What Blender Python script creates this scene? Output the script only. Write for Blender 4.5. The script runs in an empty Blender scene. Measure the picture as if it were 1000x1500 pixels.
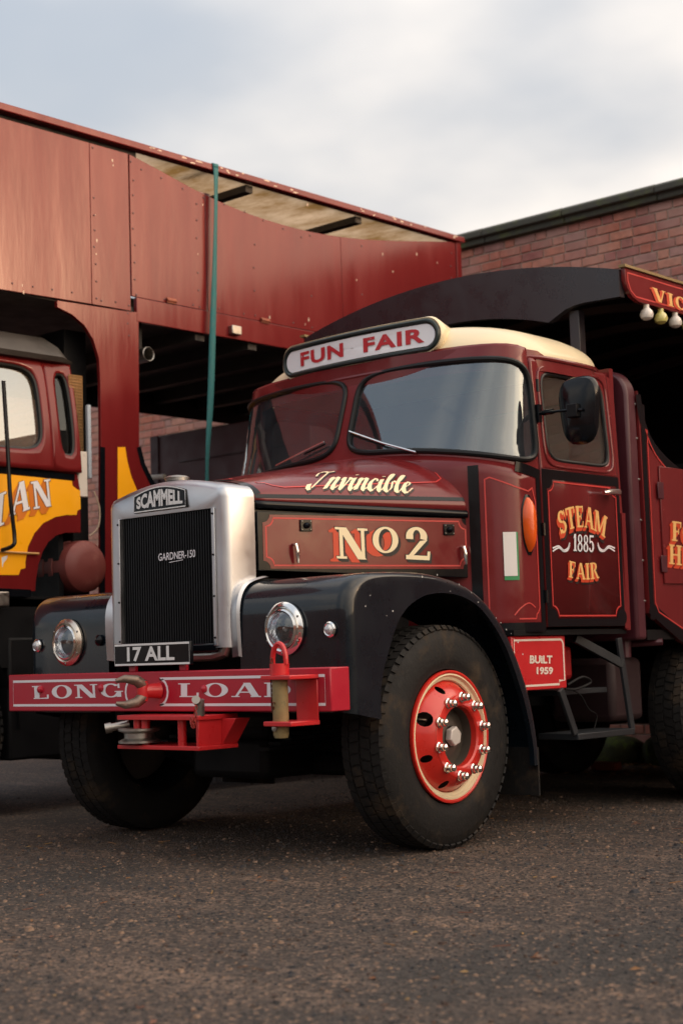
import bpy, bmesh, math, random
import numpy as np
from math import pi, sin, cos, radians
random.seed(7); rng = np.random.default_rng(7)
scene = bpy.context.scene
COL = scene.collection
# ------------------------------------------------------------------ camera
CAM = np.array([5.98, -5.2, 0.96])
FPX = 2277.2                              # focal length in photo pixels (1000 x 1500)
RW = np.array([[0.74163639, -0.08474175, -0.66542791],
               [0.6700876, 0.04781693, 0.74074028],
               [-0.0309529, -0.99525493, 0.09224717]])   # columns: right, down, forward
cd = bpy.data.cameras.new('camera'); cam = bpy.data.objects.new('camera', cd); COL.objects.link(cam)
from mathutils import Matrix, Vector
m = Matrix.Identity(4)
for i in range(3):
    m[i][0] = RW[i, 0]; m[i][1] = -RW[i, 1]; m[i][2] = -RW[i, 2]; m[i][3] = CAM[i]
cam.matrix_world = m
cd.sensor_fit = 'VERTICAL'; cd.sensor_height = 36; cd.sensor_width = 24; cd.lens = FPX * 36 / 1500
cd.clip_start = .05; cd.clip_end = 2000
cd.dof.use_dof = True; cd.dof.focus_distance = 7.55; cd.dof.aperture_fstop = 2.5
scene.camera = cam
# ------------------------------------------------------------------ sky, sun, exposure
SUN_EL = radians(11.0); SUN_DIR = Vector((0.87, 0.49, 0)).normalized()
SUN_VEC = Vector((SUN_DIR.x * cos(SUN_EL), SUN_DIR.y * cos(SUN_EL), sin(SUN_EL)))
w = bpy.data.worlds.new('World'); scene.world = w; w.use_nodes = True
nt = w.node_tree; N = nt.nodes; L = nt.links; N.clear()
def nd(t, **k):
    n = N.new(t)
    for a, b in k.items(): setattr(n, a, b)
    return n
out = nd('ShaderNodeOutputWorld'); bg = nd('ShaderNodeBackground')
sky = nd('ShaderNodeTexSky'); sky.sky_type = 'NISHITA'; sky.sun_disc = False
sky.sun_elevation = SUN_EL; sky.sun_rotation = math.atan2(SUN_DIR.x, SUN_DIR.y)
sky.air_density = 1.0; sky.dust_density = 2.0; sky.ozone_density = 1.5
tc = nd('ShaderNodeTexCoord'); sep = nd('ShaderNodeSeparateXYZ'); L.new(tc.outputs['Generated'], sep.inputs[0])
zz = nd('ShaderNodeMath', operation='MAXIMUM'); L.new(sep.outputs['Z'], zz.inputs[0]); zz.inputs[1].default_value = 0.0
za = nd('ShaderNodeMath', operation='ADD'); L.new(zz.outputs[0], za.inputs[0]); za.inputs[1].default_value = 0.22
dv = nd('ShaderNodeVectorMath', operation='DIVIDE'); cb = nd('ShaderNodeCombineXYZ')
for i in range(3): L.new(za.outputs[0], cb.inputs[i])
L.new(tc.outputs['Generated'], dv.inputs[0]); L.new(cb.outputs[0], dv.inputs[1])
mp = nd('ShaderNodeMapping'); L.new(dv.outputs[0], mp.inputs['Vector']); mp.inputs['Location'].default_value = (0, 0, 0)
ns = nd('ShaderNodeTexNoise'); ns.inputs['Scale'].default_value = 0.75; ns.inputs['Detail'].default_value = 5; ns.inputs['Roughness'].default_value = .42
L.new(mp.outputs[0], ns.inputs['Vector'])
rmp = nd('ShaderNodeValToRGB'); rmp.color_ramp.elements[0].position = .40; rmp.color_ramp.elements[1].position = .56
rmp.color_ramp.interpolation = 'EASE'; rmp.color_ramp.elements[0].color = (.36, .36, .36, 1)
L.new(ns.outputs[0], rmp.inputs[0])
ns2 = nd('ShaderNodeTexNoise'); ns2.inputs['Scale'].default_value = 1.5; ns2.inputs['Detail'].default_value = 6; ns2.inputs['Roughness'].default_value = .5
L.new(mp.outputs[0], ns2.inputs['Vector'])
crm = nd('ShaderNodeValToRGB'); e = crm.color_ramp.elements
e[0].position = .38; e[0].color = (5.3, 5.05, 4.85, 1); e[1].position = .60; e[1].color = (7.3, 6.7, 6.1, 1)
L.new(ns2.outputs[0], crm.inputs[0])
mixc = nd('ShaderNodeMix', data_type='RGBA'); thin = nd('ShaderNodeMath', operation='MULTIPLY'); L.new(rmp.outputs[0], thin.inputs[0]); thin.inputs[1].default_value = .93; L.new(thin.outputs[0], mixc.inputs[0])
skb = nd('ShaderNodeMix', data_type='RGBA'); skb.inputs[0].default_value = .55     # thin high haze over the clear sky
L.new(sky.outputs[0], skb.inputs[6]); skb.inputs[7].default_value = (2.9, 3.6, 4.5, 1)
L.new(skb.outputs[2], mixc.inputs[6]); L.new(crm.outputs[0], mixc.inputs[7])
cie = nd('ShaderNodeMath', operation='MULTIPLY_ADD'); L.new(zz.outputs[0], cie.inputs[0]); cie.inputs[1].default_value = .9; cie.inputs[2].default_value = .72
sdot = nd('ShaderNodeVectorMath', operation='DOT_PRODUCT'); nrmv = nd('ShaderNodeVectorMath', operation='NORMALIZE'); L.new(tc.outputs['Generated'], nrmv.inputs[0]); L.new(nrmv.outputs[0], sdot.inputs[0]); sdot.inputs[1].default_value = SUN_VEC
s01 = nd('ShaderNodeMath', operation='MAXIMUM'); L.new(sdot.outputs['Value'], s01.inputs[0]); s01.inputs[1].default_value = 0.
spw = nd('ShaderNodeMath', operation='POWER'); L.new(s01.outputs[0], spw.inputs[0]); spw.inputs[1].default_value = 3.
hz = nd('ShaderNodeMix', data_type='RGBA'); L.new(spw.outputs[0], hz.inputs[0]); hz.inputs[6].default_value = (1, 1, 1, 1); hz.inputs[7].default_value = (4.8, 4.0, 3.15, 1)
mul1 = nd('ShaderNodeMix', data_type='RGBA', blend_type='MULTIPLY'); mul1.inputs[0].default_value = 1; L.new(mixc.outputs[2], mul1.inputs[6]); L.new(hz.outputs[2], mul1.inputs[7])
mul2 = nd('ShaderNodeVectorMath', operation='SCALE'); L.new(mul1.outputs[2], mul2.inputs[0]); L.new(cie.outputs[0], mul2.inputs['Scale'])
L.new(mul2.outputs[0], bg.inputs[0]); bg.inputs[1].default_value = 0.125
L.new(bg.outputs[0], out.inputs[0])
sd = bpy.data.lights.new('sun', 'SUN'); sd.energy = 1.05; sd.angle = radians(10); sd.color = (1, .60, .36)
sun = bpy.data.objects.new('sun', sd); COL.objects.link(sun); sun.location = (20, 20, 15)
sun.rotation_euler = (-SUN_VEC).to_track_quat('-Z', 'Y').to_euler()
scene.view_settings.view_transform = 'Standard'; scene.view_settings.look = 'None'
scene.view_settings.exposure = 0.38; scene.view_settings.gamma = 1.0
scene.view_settings.use_curve_mapping = False
scene.cycles.max_bounces = 6; scene.cycles.transparent_max_bounces = 12
scene.cycles.use_denoising = True
# ------------------------------------------------------------------ helpers
def wray(p):
    return RW @ np.array([(p[0] - 500) / FPX, (p[1] - 750) / FPX, 1.0])
def U(px, py, ax, val):                    # pixel of the photograph -> point on an axis plane
    d = wray((px, py)); return CAM + d * ((val - CAM[ax]) / d[ax])
def UP(px, py, P0, n):                     # ... on any plane
    d = wray((px, py)); n = np.array(n); return CAM + d * (np.dot(np.array(P0) - CAM, n) / np.dot(d, n))
def proj(P):
    c = RW.T @ (np.array(P) - CAM); return 500 + FPX * c[0] / c[2], 750 + FPX * c[1] / c[2]

MATS = {}
def mat(name, col, rough=.5, metal=0., var=.15, scale=6., coat=0., bump=0., bscale=40., col2=None, c2amt=.0, c2scale=4., rvar=.12, spec=.5, emit=None, stretch=None):
    if name in MATS: return MATS[name]
    mt = bpy.data.materials.new(name); mt.use_nodes = True; t = mt.node_tree; n = t.nodes; l = t.links
    b = n['Principled BSDF']
    b.inputs['Metallic'].default_value = metal; b.inputs['Specular IOR Level'].default_value = spec
    b.inputs['Coat Weight'].default_value = coat; b.inputs['Coat Roughness'].default_value = .12
    geo = n.new('ShaderNodeTexCoord'); vec = geo.outputs['Object']
    if stretch:
        mpn = n.new('ShaderNodeMapping'); mpn.inputs['Scale'].default_value = stretch; l.new(vec, mpn.inputs[0]); vec = mpn.outputs[0]
    nz = n.new('ShaderNodeTexNoise'); nz.inputs['Scale'].default_value = scale; nz.inputs['Detail'].default_value = 8; nz.inputs['Roughness'].default_value = .65
    l.new(vec, nz.inputs['Vector'])
    mx = n.new('ShaderNodeMix'); mx.data_type = 'RGBA'
    mx.inputs[6].default_value = tuple(c * (1 - var) for c in col) + (1,); mx.inputs[7].default_value = tuple(min(1, c * (1 + var)) for c in col) + (1,)
    l.new(nz.outputs[0], mx.inputs[0]); colout = mx.outputs[2]
    if col2:
        n2 = n.new('ShaderNodeTexNoise'); n2.inputs['Scale'].default_value = c2scale; n2.inputs['Detail'].default_value = 10; n2.inputs['Roughness'].default_value = .7
        l.new(vec, n2.inputs['Vector'])
        r2 = n.new('ShaderNodeValToRGB'); r2.color_ramp.elements[0].position = .68 - c2amt * .35; r2.color_ramp.elements[1].position = .78 - c2amt * .2
        l.new(n2.outputs[0], r2.inputs[0])
        m2 = n.new('ShaderNodeMix'); m2.data_type = 'RGBA'; l.new(r2.outputs[0], m2.inputs[0]); l.new(colout, m2.inputs[6]); m2.inputs[7].default_value = tuple(col2) + (1,)
        colout = m2.outputs[2]
    l.new(colout, b.inputs['Base Color'])
    mr = n.new('ShaderNodeMapRange'); l.new(nz.outputs[0], mr.inputs[0]); mr.inputs[1].default_value = .3; mr.inputs[2].default_value = .7
    mr.inputs[3].default_value = max(.02, rough - rvar); mr.inputs[4].default_value = min(1, rough + rvar); l.new(mr.outputs[0], b.inputs['Roughness'])
    if bump:
        nb = n.new('ShaderNodeTexNoise'); nb.inputs['Scale'].default_value = bscale; nb.inputs['Detail'].default_value = 6; l.new(vec, nb.inputs['Vector'])
        bp = n.new('ShaderNodeBump'); bp.inputs['Strength'].default_value = bump; bp.inputs['Distance'].default_value = .01
        l.new(nb.outputs[0], bp.inputs['Height']); l.new(bp.outputs[0], b.inputs['Normal'])
    if emit: b.inputs['Emission Color'].default_value = tuple(emit) + (1,); b.inputs['Emission Strength'].default_value = 1
    MATS[name] = mt; return mt
def glassmat(name, tint=(.75, .8, .8), f0=.09, dust_sheen=.04, dust_sheen_col=(.4, .38, .36), rough=.015):  # diffuse film: dust, plus painted sky reflection on windscreen and lorry panes
    mt = bpy.data.materials.new(name); mt.use_nodes = True; t = mt.node_tree; n = t.nodes; l = t.links; n.clear()
    o = n.new('ShaderNodeOutputMaterial'); tr = n.new('ShaderNodeBsdfTransparent'); tr.inputs[0].default_value = tuple(tint) + (1,)
    gl = n.new('ShaderNodeBsdfGlossy'); gl.inputs['Roughness'].default_value = rough; gl.inputs['Color'].default_value = (.84, .94, 1, 1)  # reflection tinted blue in place of a bluer sky
    lw = n.new('ShaderNodeLayerWeight'); lw.inputs[0].default_value = .5
    p = n.new('ShaderNodeMath'); p.operation = 'POWER'; l.new(lw.outputs['Facing'], p.inputs[0]); p.inputs[1].default_value = 4
    ma = n.new('ShaderNodeMath'); ma.operation = 'MULTIPLY_ADD'; l.new(p.outputs[0], ma.inputs[0]); ma.inputs[1].default_value = 1 - f0; ma.inputs[2].default_value = f0
    m1 = n.new('ShaderNodeMixShader'); l.new(ma.outputs[0], m1.inputs[0]); l.new(tr.outputs[0], m1.inputs[1]); l.new(gl.outputs[0], m1.inputs[2])
    df = n.new('ShaderNodeBsdfDiffuse'); df.inputs[0].default_value = tuple(dust_sheen_col) + (1,)
    nz = n.new('ShaderNodeTexNoise'); nz.inputs['Scale'].default_value = 7; nz.inputs['Detail'].default_value = 8
    tcn = n.new('ShaderNodeTexCoord'); l.new(tcn.outputs['Object'], nz.inputs['Vector'])
    mm = n.new('ShaderNodeMath'); mm.operation = 'MULTIPLY'; l.new(nz.outputs[0], mm.inputs[0]); mm.inputs[1].default_value = dust_sheen * 2
    m2 = n.new('ShaderNodeMixShader'); l.new(mm.outputs[0], m2.inputs[0]); l.new(m1.outputs[0], m2.inputs[1]); l.new(df.outputs[0], m2.inputs[2])
    l.new(m2.outputs[0], o.inputs[0]); MATS[name] = mt; return mt
# paints (base colours)
MAROON = mat('maroon_paint', (.15, .016, .018), .18, var=.18, scale=5, coat=.25, spec=.3, bump=.02, bscale=9, col2=(.10, .02, .02), c2amt=.05)
MAROON_L = mat('lorry_maroon_paint', (.14, .011, .012), .2, var=.32, scale=3, coat=.0, spec=.3, bump=.7, bscale=1.3, col2=(.14, .022, .03), c2amt=.06, c2scale=1.6, stretch=(1.5, 1.5, .25), rvar=.06)
DKMAROON = mat('dark_maroon_paint', (.07, .016, .024), .4, var=.2, coat=.15)
BLACK = mat('black_paint', (.004, .005, .007), .16, var=.3, coat=.0, spec=.28, bump=.02, bscale=7, rvar=.07)
WINGBLK = mat('wing_black_enamel', (.004, .008, .013), .3, var=.3, coat=.6, spec=.2, bump=.03, bscale=5, col2=(.03, .028, .025), c2amt=.02, c2scale=18); WINGBLK.node_tree.nodes['Principled BSDF'].inputs['Coat Roughness'].default_value = .07
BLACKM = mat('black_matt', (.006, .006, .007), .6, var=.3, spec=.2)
RUBBER = mat('rubber', (.011, .0105, .0105), .75, var=.35, scale=20, bump=.25, bscale=60, col2=(.05, .035, .022), c2amt=.45, c2scale=5, spec=.3)
SEAL = mat('window_rubber', (.006, .007, .008), .4, spec=.3)
RED = mat('red_paint', (.52, .018, .022), .35, var=.14, scale=8, coat=.3, bump=.05, bscale=30, col2=(.12, .02, .02), c2amt=.06, c2scale=12)
BUMPRED = mat('bumper_red_paint', (.40, .010, .028), .4, var=.12, scale=6, coat=.25, bump=.03, bscale=20, col2=(.14, .012, .018), c2amt=.16, c2scale=14)
WHEELRED = mat('wheel_red_paint', (.56, .022, .014), .32, var=.12, coat=.4, col2=(.2, .03, .02), c2amt=.06, c2scale=14)
LINE = mat('coach_line_red', (.52, .045, .04), .4)
CREAM = mat('cream_paint', (.74, .63, .42), .4, var=.08, scale=4, coat=.2, col2=(.36, .26, .14), c2amt=.08, c2scale=5)
LETTER = mat('letter_cream', (.86, .73, .48), .45, var=.08)
GOLD = mat('letter_gold', (.80, .47, .17), .42, var=.15, scale=25)
ORANGE_SH = mat('letter_orange_shade', (.58, .06, .02), .45)
BLACK_SH = mat('letter_black_shade', (.012, .01, .01), .5)
WHITE = mat('letter_white', (.74, .72, .76), .5, var=.07)
SIGNWHITE = mat('sign_white', (.84, .87, .92), .35, var=.05)
SIGNRED = mat('sign_red', (.50, .02, .03), .5, var=.3, scale=40, col2=(.6, .62, .68), c2amt=.12, c2scale=22)
GREENBLK = mat('dark_green_trim', (.008, .02, .02), .35)
ALU = mat('brushed_aluminium', (.55, .56, .58), .36, 1., var=.08, scale=6, bump=.015, bscale=30, col2=(.42, .41, .40), c2amt=.08, c2scale=4, rvar=.08)
CHROME = mat('chrome', (.8, .79, .77), .12, 1., var=.06, rvar=.05)
STEEL = mat('worn_steel', (.38, .36, .33), .4, 1., var=.25, scale=30, col2=(.16, .10, .06), c2amt=.25, c2scale=25)
RUSTPIN = mat('weathered_brass_pin', (.30, .23, .11), .6, .3, var=.35, scale=25, col2=(.10, .13, .09), c2amt=.45, c2scale=14)
RUSTCHROME = mat('tarnished_chrome', (.70, .62, .52), .25, 1., var=.15, col2=(.22, .10, .04), c2amt=.3, c2scale=22)
YELLOW = mat('yellow_paint', (1.0, .42, .008), .35, var=.05, coat=.3)
ORANGE2 = mat('letter_burnt_orange', (.62, .17, .015), .4)
AMBER = mat('amber_lens', (.75, .10, .005), .2, coat=.6, bump=.1, bscale=60)
GREY = mat('weathered_grey_paint', (.05, .046, .044), .6, var=.25, col2=(.03, .03, .028), c2amt=.4)
WHITEPOST = mat('chipped_white_paint', (.62, .56, .50), .6, var=.1, col2=(.15, .10, .07), c2amt=.15, c2scale=14)
TEAL = mat('teal_webbing', (.008, .11, .12), .7, var=.3, scale=18, bump=.3, bscale=90)
CANVAS = mat('stained_roof_sheet', (.52, .40, .28), .7, var=.3, scale=3, col2=(.22, .13, .045), c2amt=.75, c2scale=2.6, stretch=(.5, 1, 1))
WOODD = mat('dark_timber', (.03, .026, .024), .7)
ROOFSHEET = None
MESHG = mat('brass_mesh', (.30, .17, .07), .5, .6, var=.4, scale=60, bump=.6, bscale=120)
GLASS = glassmat('windscreen_glass', (.5, .56, .58), .17, .05, (.28, .34, .40))  # windscreen film is blue-grey to paint in the sky's reflection
GLASS2 = glassmat('side_glass', (.7, .7, .66), .08, .09, (.35, .30, .24))
GLASS3 = glassmat('lorry_glass', (.3, .3, .28), .20, .08, (.6, .45, .28)); GLASS4 = glassmat('quarter_pane_dimmed', (.12, .14, .14), .03, .02)  # lorry pane film is warm to paint in an amber sky reflection
LENS = glassmat('lamp_lens', (.9, .92, .95), .12, .03)
SEATM = mat('cab_vinyl', (.02, .018, .018), .5)
PALE = mat('pale_liner', (.5, .48, .44), .7)
# ------------------------------------------------------------------ mesh builder
SPLIT = {'chassis_rail', 'fuel_tank', 'leaf_spring', 'step_frame', 'seat', 'canopy_post', 'canopy_stanchion', 'catch_plate', 'catch_knob', 'locker_hinge', 'bolt_head', 'plate_bracket', 'grille_frame', 'screw', 'rim_screw', 'hinge', 'horn', 'bonnet_edge'}
class MB:
    def __init__(s): s.v = []; s.f = []; s.k = 0
    def add(s, vs, fs):
        o = len(s.v); s.v += [tuple(map(float, p)) for p in vs]; s.f += [tuple(o + i for i in f) for f in fs]; return s
    def box(s, a, b):
        (x0, y0, z0), (x1, y1, z1) = a, b
        return s.add([(x0, y0, z0), (x1, y0, z0), (x1, y1, z0), (x0, y1, z0), (x0, y0, z1), (x1, y0, z1), (x1, y1, z1), (x0, y1, z1)],
                     [(3, 2, 1, 0), (4, 5, 6, 7), (0, 1, 5, 4), (1, 2, 6, 5), (2, 3, 7, 6), (3, 0, 4, 7)])
    def rings(s, rs, closed=True, cap=False, loop=False):
        n = len(rs[0]); o = len(s.v)
        for r in rs: s.v += [tuple(map(float, p)) for p in r]
        R = len(rs)
        for i in range(R if loop else R - 1):
            a = o + i * n; b = o + ((i + 1) % R) * n
            for j in range(n if closed else n - 1):
                k = (j + 1) % n; s.f.append((a + j, a + k, b + k, b + j))
        if cap:
            s.f.append(tuple(o + i for i in range(n))[::-1]); s.f.append(tuple(o + (R - 1) * n + i for i in range(n)))
        return s
    def grid(s, fn, us, vs):
        return s.rings([[fn(u, v) for u in us] for v in vs], closed=False)
    def tube(s, pts, r, n=8, cap=True):
        pts = [np.array(p, float) for p in pts]; rs = []
        rr = r if hasattr(r, '__len__') else [r] * len(pts)
        up = None
        for i, p in enumerate(pts):
            t = pts[min(i + 1, len(pts) - 1)] - pts[max(i - 1, 0)]; t /= np.linalg.norm(t) + 1e-9
            if up is None: up = np.array([0, 0, 1.]) if abs(t[2]) < .9 else np.array([1., 0, 0])
            a = np.cross(t, up); a /= np.linalg.norm(a) + 1e-9; b = np.cross(a, t); up = b
            rs.append([p + rr[i] * (cos(2 * pi * k / n) * a + sin(2 * pi * k / n) * b) for k in range(n)])
        return s.rings(rs, cap=cap)
    def bar(s, p, q, wx, wy):               # rectangular bar between two points
        p = np.array(p, float); q = np.array(q, float); t = (q - p) / np.linalg.norm(q - p)
        up = np.array([0, 0, 1.]) if abs(t[2]) < .9 else np.array([0, 1., 0])
        a = np.cross(t, up); a /= np.linalg.norm(a); b = np.cross(a, t)
        c = [(-1, -1), (1, -1), (1, 1), (-1, 1)]
        return s.rings([[e + a * wx / 2 * i + b * wy / 2 * j for i, j in c] for e in (p, q)], cap=True)
    def lathe(s, prof, c, axis=0, n=48, a0=0, sgn=1):     # prof: (offset along axis, radius)
        c = np.array(c, float); e = np.eye(3); A = e[axis] * sgn; B = e[(axis + 1) % 3]; D = e[(axis + 2) % 3]
        return s.rings([[c + A * h + r * (cos(a0 + 2 * pi * k / n) * B + sin(a0 + 2 * pi * k / n) * D) for k in range(n)] for h, r in prof])
    def disc(s, c, r, axis=0, n=24, off=0, sgn=1):
        c = np.array(c, float); e = np.eye(3); B = e[(axis + 1) % 3]; D = e[(axis + 2) % 3]; c = c + e[axis] * off * sgn
        return s.add([c + r * (cos(2 * pi * k / n) * B + sin(2 * pi * k / n) * D) for k in range(n)], [tuple(range(n))])
    def prism(s, poly, fn, d0, d1):          # poly in 2D, fn(u,v,d)->3D, both faces and walls
        n = len(poly); o = len(s.v)
        s.v += [tuple(map(float, fn(u, v, d0))) for u, v in poly] + [tuple(map(float, fn(u, v, d1))) for u, v in poly]
        s.f += [tuple(o + i for i in range(n))[::-1], tuple(o + n + i for i in range(n))]
        for i in range(n): j = (i + 1) % n; s.f.append((o + i, o + j, o + n + j, o + n + i))
        return s
    def build(s, name, material, parent=None, smooth=True, angle=35, bevel=0, solid=0, label=None, sub=0):
        if name in SPLIT:                     # every separate piece becomes an object of its own
            par = list(range(len(s.v)))
            def find(i):
                while par[i] != i: par[i] = par[par[i]]; i = par[i]
                return i
            for f in s.f:
                for j in f[1:]: par[find(j)] = find(f[0])
            groups = {}
            for f in s.f: groups.setdefault(find(f[0]), []).append(f)
            if len(groups) > 1:
                first = None
                for fs in groups.values():
                    ids = sorted({i for f in fs for i in f}); mp_ = {i: k for k, i in enumerate(ids)}; b = MB(); b.v = [s.v[i] for i in ids]; b.f = [tuple(mp_[i] for i in f) for f in fs]
                    o = b.build(name, material, parent, smooth, angle, bevel, solid, label); first = first or o
                return first
        me = bpy.data.meshes.new(name); me.from_pydata(s.v, [], s.f); me.update()
        bm = bmesh.new(); bm.from_mesh(me); bmesh.ops.remove_doubles(bm, verts=bm.verts, dist=1e-5); bmesh.ops.recalc_face_normals(bm, faces=bm.faces); bm.to_mesh(me); bm.free()
        o = bpy.data.objects.new(name, me); COL.objects.link(o)
        if material: me.materials.append(material)
        if smooth:
            me.shade_smooth(); me.set_sharp_from_angle(angle=radians(angle))
        if solid:
            q = o.modifiers.new('thickness', 'SOLIDIFY'); q.thickness = solid; q.offset = -1
        if bevel:
            q = o.modifiers.new('edge', 'BEVEL'); q.width = bevel; q.segments = 2; q.limit_method = 'ANGLE'; q.angle_limit = radians(40)
        if parent is not None:
            o.parent = parent
            if parent.type == 'EMPTY': o.location = -parent.location
        if label: o['label'] = label
        return o
def thing(name, label, cat, loc=(0, 0, 0), group=None):
    o = bpy.data.objects.new(name, None); COL.objects.link(o); o.location = loc; o.empty_display_size = .2
    o['label'] = label; o['category'] = cat
    if group: o['group'] = group
    return o
def tag(o, label, cat, group=None):
    o['label'] = label; o['category'] = cat
    if group: o['group'] = group
    return o
def sup(t, a, b, n):                         # super-ellipse
    c, q = cos(t), sin(t); r = 1 / ((abs(c) / a) ** n + (abs(q) / b) ** n) ** (1 / n); return r * c, r * q
def panel_hole(mb, S, rect, hole, n=56, steps=5):
    """sheet S(u,v) over rect with a super-elliptic hole (cu,cv,a,b,power)"""
    u0, v0, u1, v1 = rect; cu, cv, a, b, pw = hole
    an = [2 * pi * k / n for k in range(n)] + [math.atan2(y - cv, x - cu) % (2 * pi) for x, y in ((u0, v0), (u1, v0), (u1, v1), (u0, v1))]
    # normalise angles by hole aspect so that the samples spread evenly
    an = sorted(set(an)); rs = []
    for k in range(steps + 1):
        f = k / steps; r = []
        for t in an:
            hx, hy = sup(t, a, b, pw); c, q = cos(t), sin(t)
            d = min((u1 - cu) / c if c > 1e-9 else ((u0 - cu) / c if c < -1e-9 else 1e9), (v1 - cv) / q if q > 1e-9 else ((v0 - cv) / q if q < -1e-9 else 1e9))
            r.append(S(cu + hx * (1 - f) + d * c * f, cv + hy * (1 - f) + d * q * f))
        rs.append(r)
    mb.rings(rs); return mb
def hole_loop(S, hole, n=72, grow=0.):
    cu, cv, a, b, pw = hole
    return [S(*(np.array([cu, cv]) + np.array(sup(2 * pi * k / n, a + grow, b + grow, pw)))) for k in range(n)]
def glass_fill(mb, S, hole, grow=.0, n=64, rings=8):
    cu, cv, a, b, pw = hole
    rs = []
    for k in range(rings + 1):
        f = max(k / rings, .001); rs.append([S(cu + f * sup(2 * pi * i / n, a + grow, b + grow, pw)[0], cv + f * sup(2 * pi * i / n, a + grow, b + grow, pw)[1]) for i in range(n)])
    return mb.rings(rs)
def closed_tube(mb, pts, r, n=8):
    pts = [np.array(p, float) for p in pts]; k = len(pts); rs = []; cen = sum(pts) / k
    for i in range(k):
        t = pts[(i + 1) % k] - pts[i - 1]; t /= np.linalg.norm(t) + 1e-9
        a = pts[i] - cen; a -= t * np.dot(a, t); a /= np.linalg.norm(a) + 1e-9; b = np.cross(t, a)
        rs.append([pts[i] + r * (cos(2 * pi * j / n) * a + sin(2 * pi * j / n) * b) for j in range(n)])
    return mb.rings(rs, loop=True)
def ribbon(mb, pts, nrm, wd, closed=False, off=0.):
    """flat strip along 3D points; nrm is a vector or a list of vectors"""
    pts = [np.array(p, float) for p in pts]; k = len(pts); rs = []
    for i in range(k):
        nn = np.array(nrm[i] if isinstance(nrm, list) else nrm, float); nn /= np.linalg.norm(nn)
        t = (pts[(i + 1) % k] - pts[i - 1]) if closed else (pts[min(i + 1, k - 1)] - pts[max(i - 1, 0)])
        t /= np.linalg.norm(t) + 1e-9; a = np.cross(nn, t); a /= np.linalg.norm(a) + 1e-9
        p = pts[i] + nn * off; rs.append([p - a * wd / 2, p + a * wd / 2])
    return mb.rings(rs, closed=False, loop=closed)
def notched(w_, h_, r, k=6):                 # rectangle with concave quarter-round corners
    P = []
    for cx, cy, a0 in ((w_, 0, pi), (w_, h_, 1.5 * pi), (0, h_, 0), (0, 0, .5 * pi)):
        seq = [(cx + r * cos(a0 - pi / 2 * j / k), cy + r * sin(a0 - pi / 2 * j / k)) for j in range(k + 1)]
        P += seq
    return P
def catmull(P, k=8):
    P = [np.array(p, float) for p in P]; o = []
    for i in range(len(P) - 1):
        a, b, c, d = P[max(i - 1, 0)], P[i], P[i + 1], P[min(i + 2, len(P) - 1)]
        for j in range(k):
            t = j / k; o.append(.5 * (2 * b + (c - a) * t + (2 * a - 5 * b + 4 * c - d) * t * t + (3 * b - a - 3 * c + d) * t ** 3))
    o.append(P[-1]); return o
# ------------------------------------------------------------------ lettering
TK, TN = .22, .085
def g_line(x0, y0, x1, y1, w_): return [(x0 - w_ / 2, y0), (x0 + w_ / 2, y0), (x1 + w_ / 2, y1), (x1 - w_ / 2, y1)]
def g_box(x0, y0, x1, y1): return [(x0, y0), (x1, y0), (x1, y1), (x0, y1)]
def g_arc(cx, cy, rx, ry, a0, a1, w_, t_, k=18):     # w_: side thickness, t_: top thickness; strip of quads
    o = []
    for i in range(k):
        q = []
        for a, inn in ((i, 0), (i + 1, 0), (i + 1, 1), (i, 1)):
            t = radians(a0 + (a1 - a0) * a / k); q.append((cx + (rx - inn * w_) * cos(t), cy + (ry - inn * t_) * sin(t)))
        o.append(q)
    return o
def sf(x, y, w_=.3, t_=.075): return g_box(x - w_ / 2, y if y < .5 else y - t_, x + w_ / 2, y + t_ if y < .5 else y)
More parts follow.
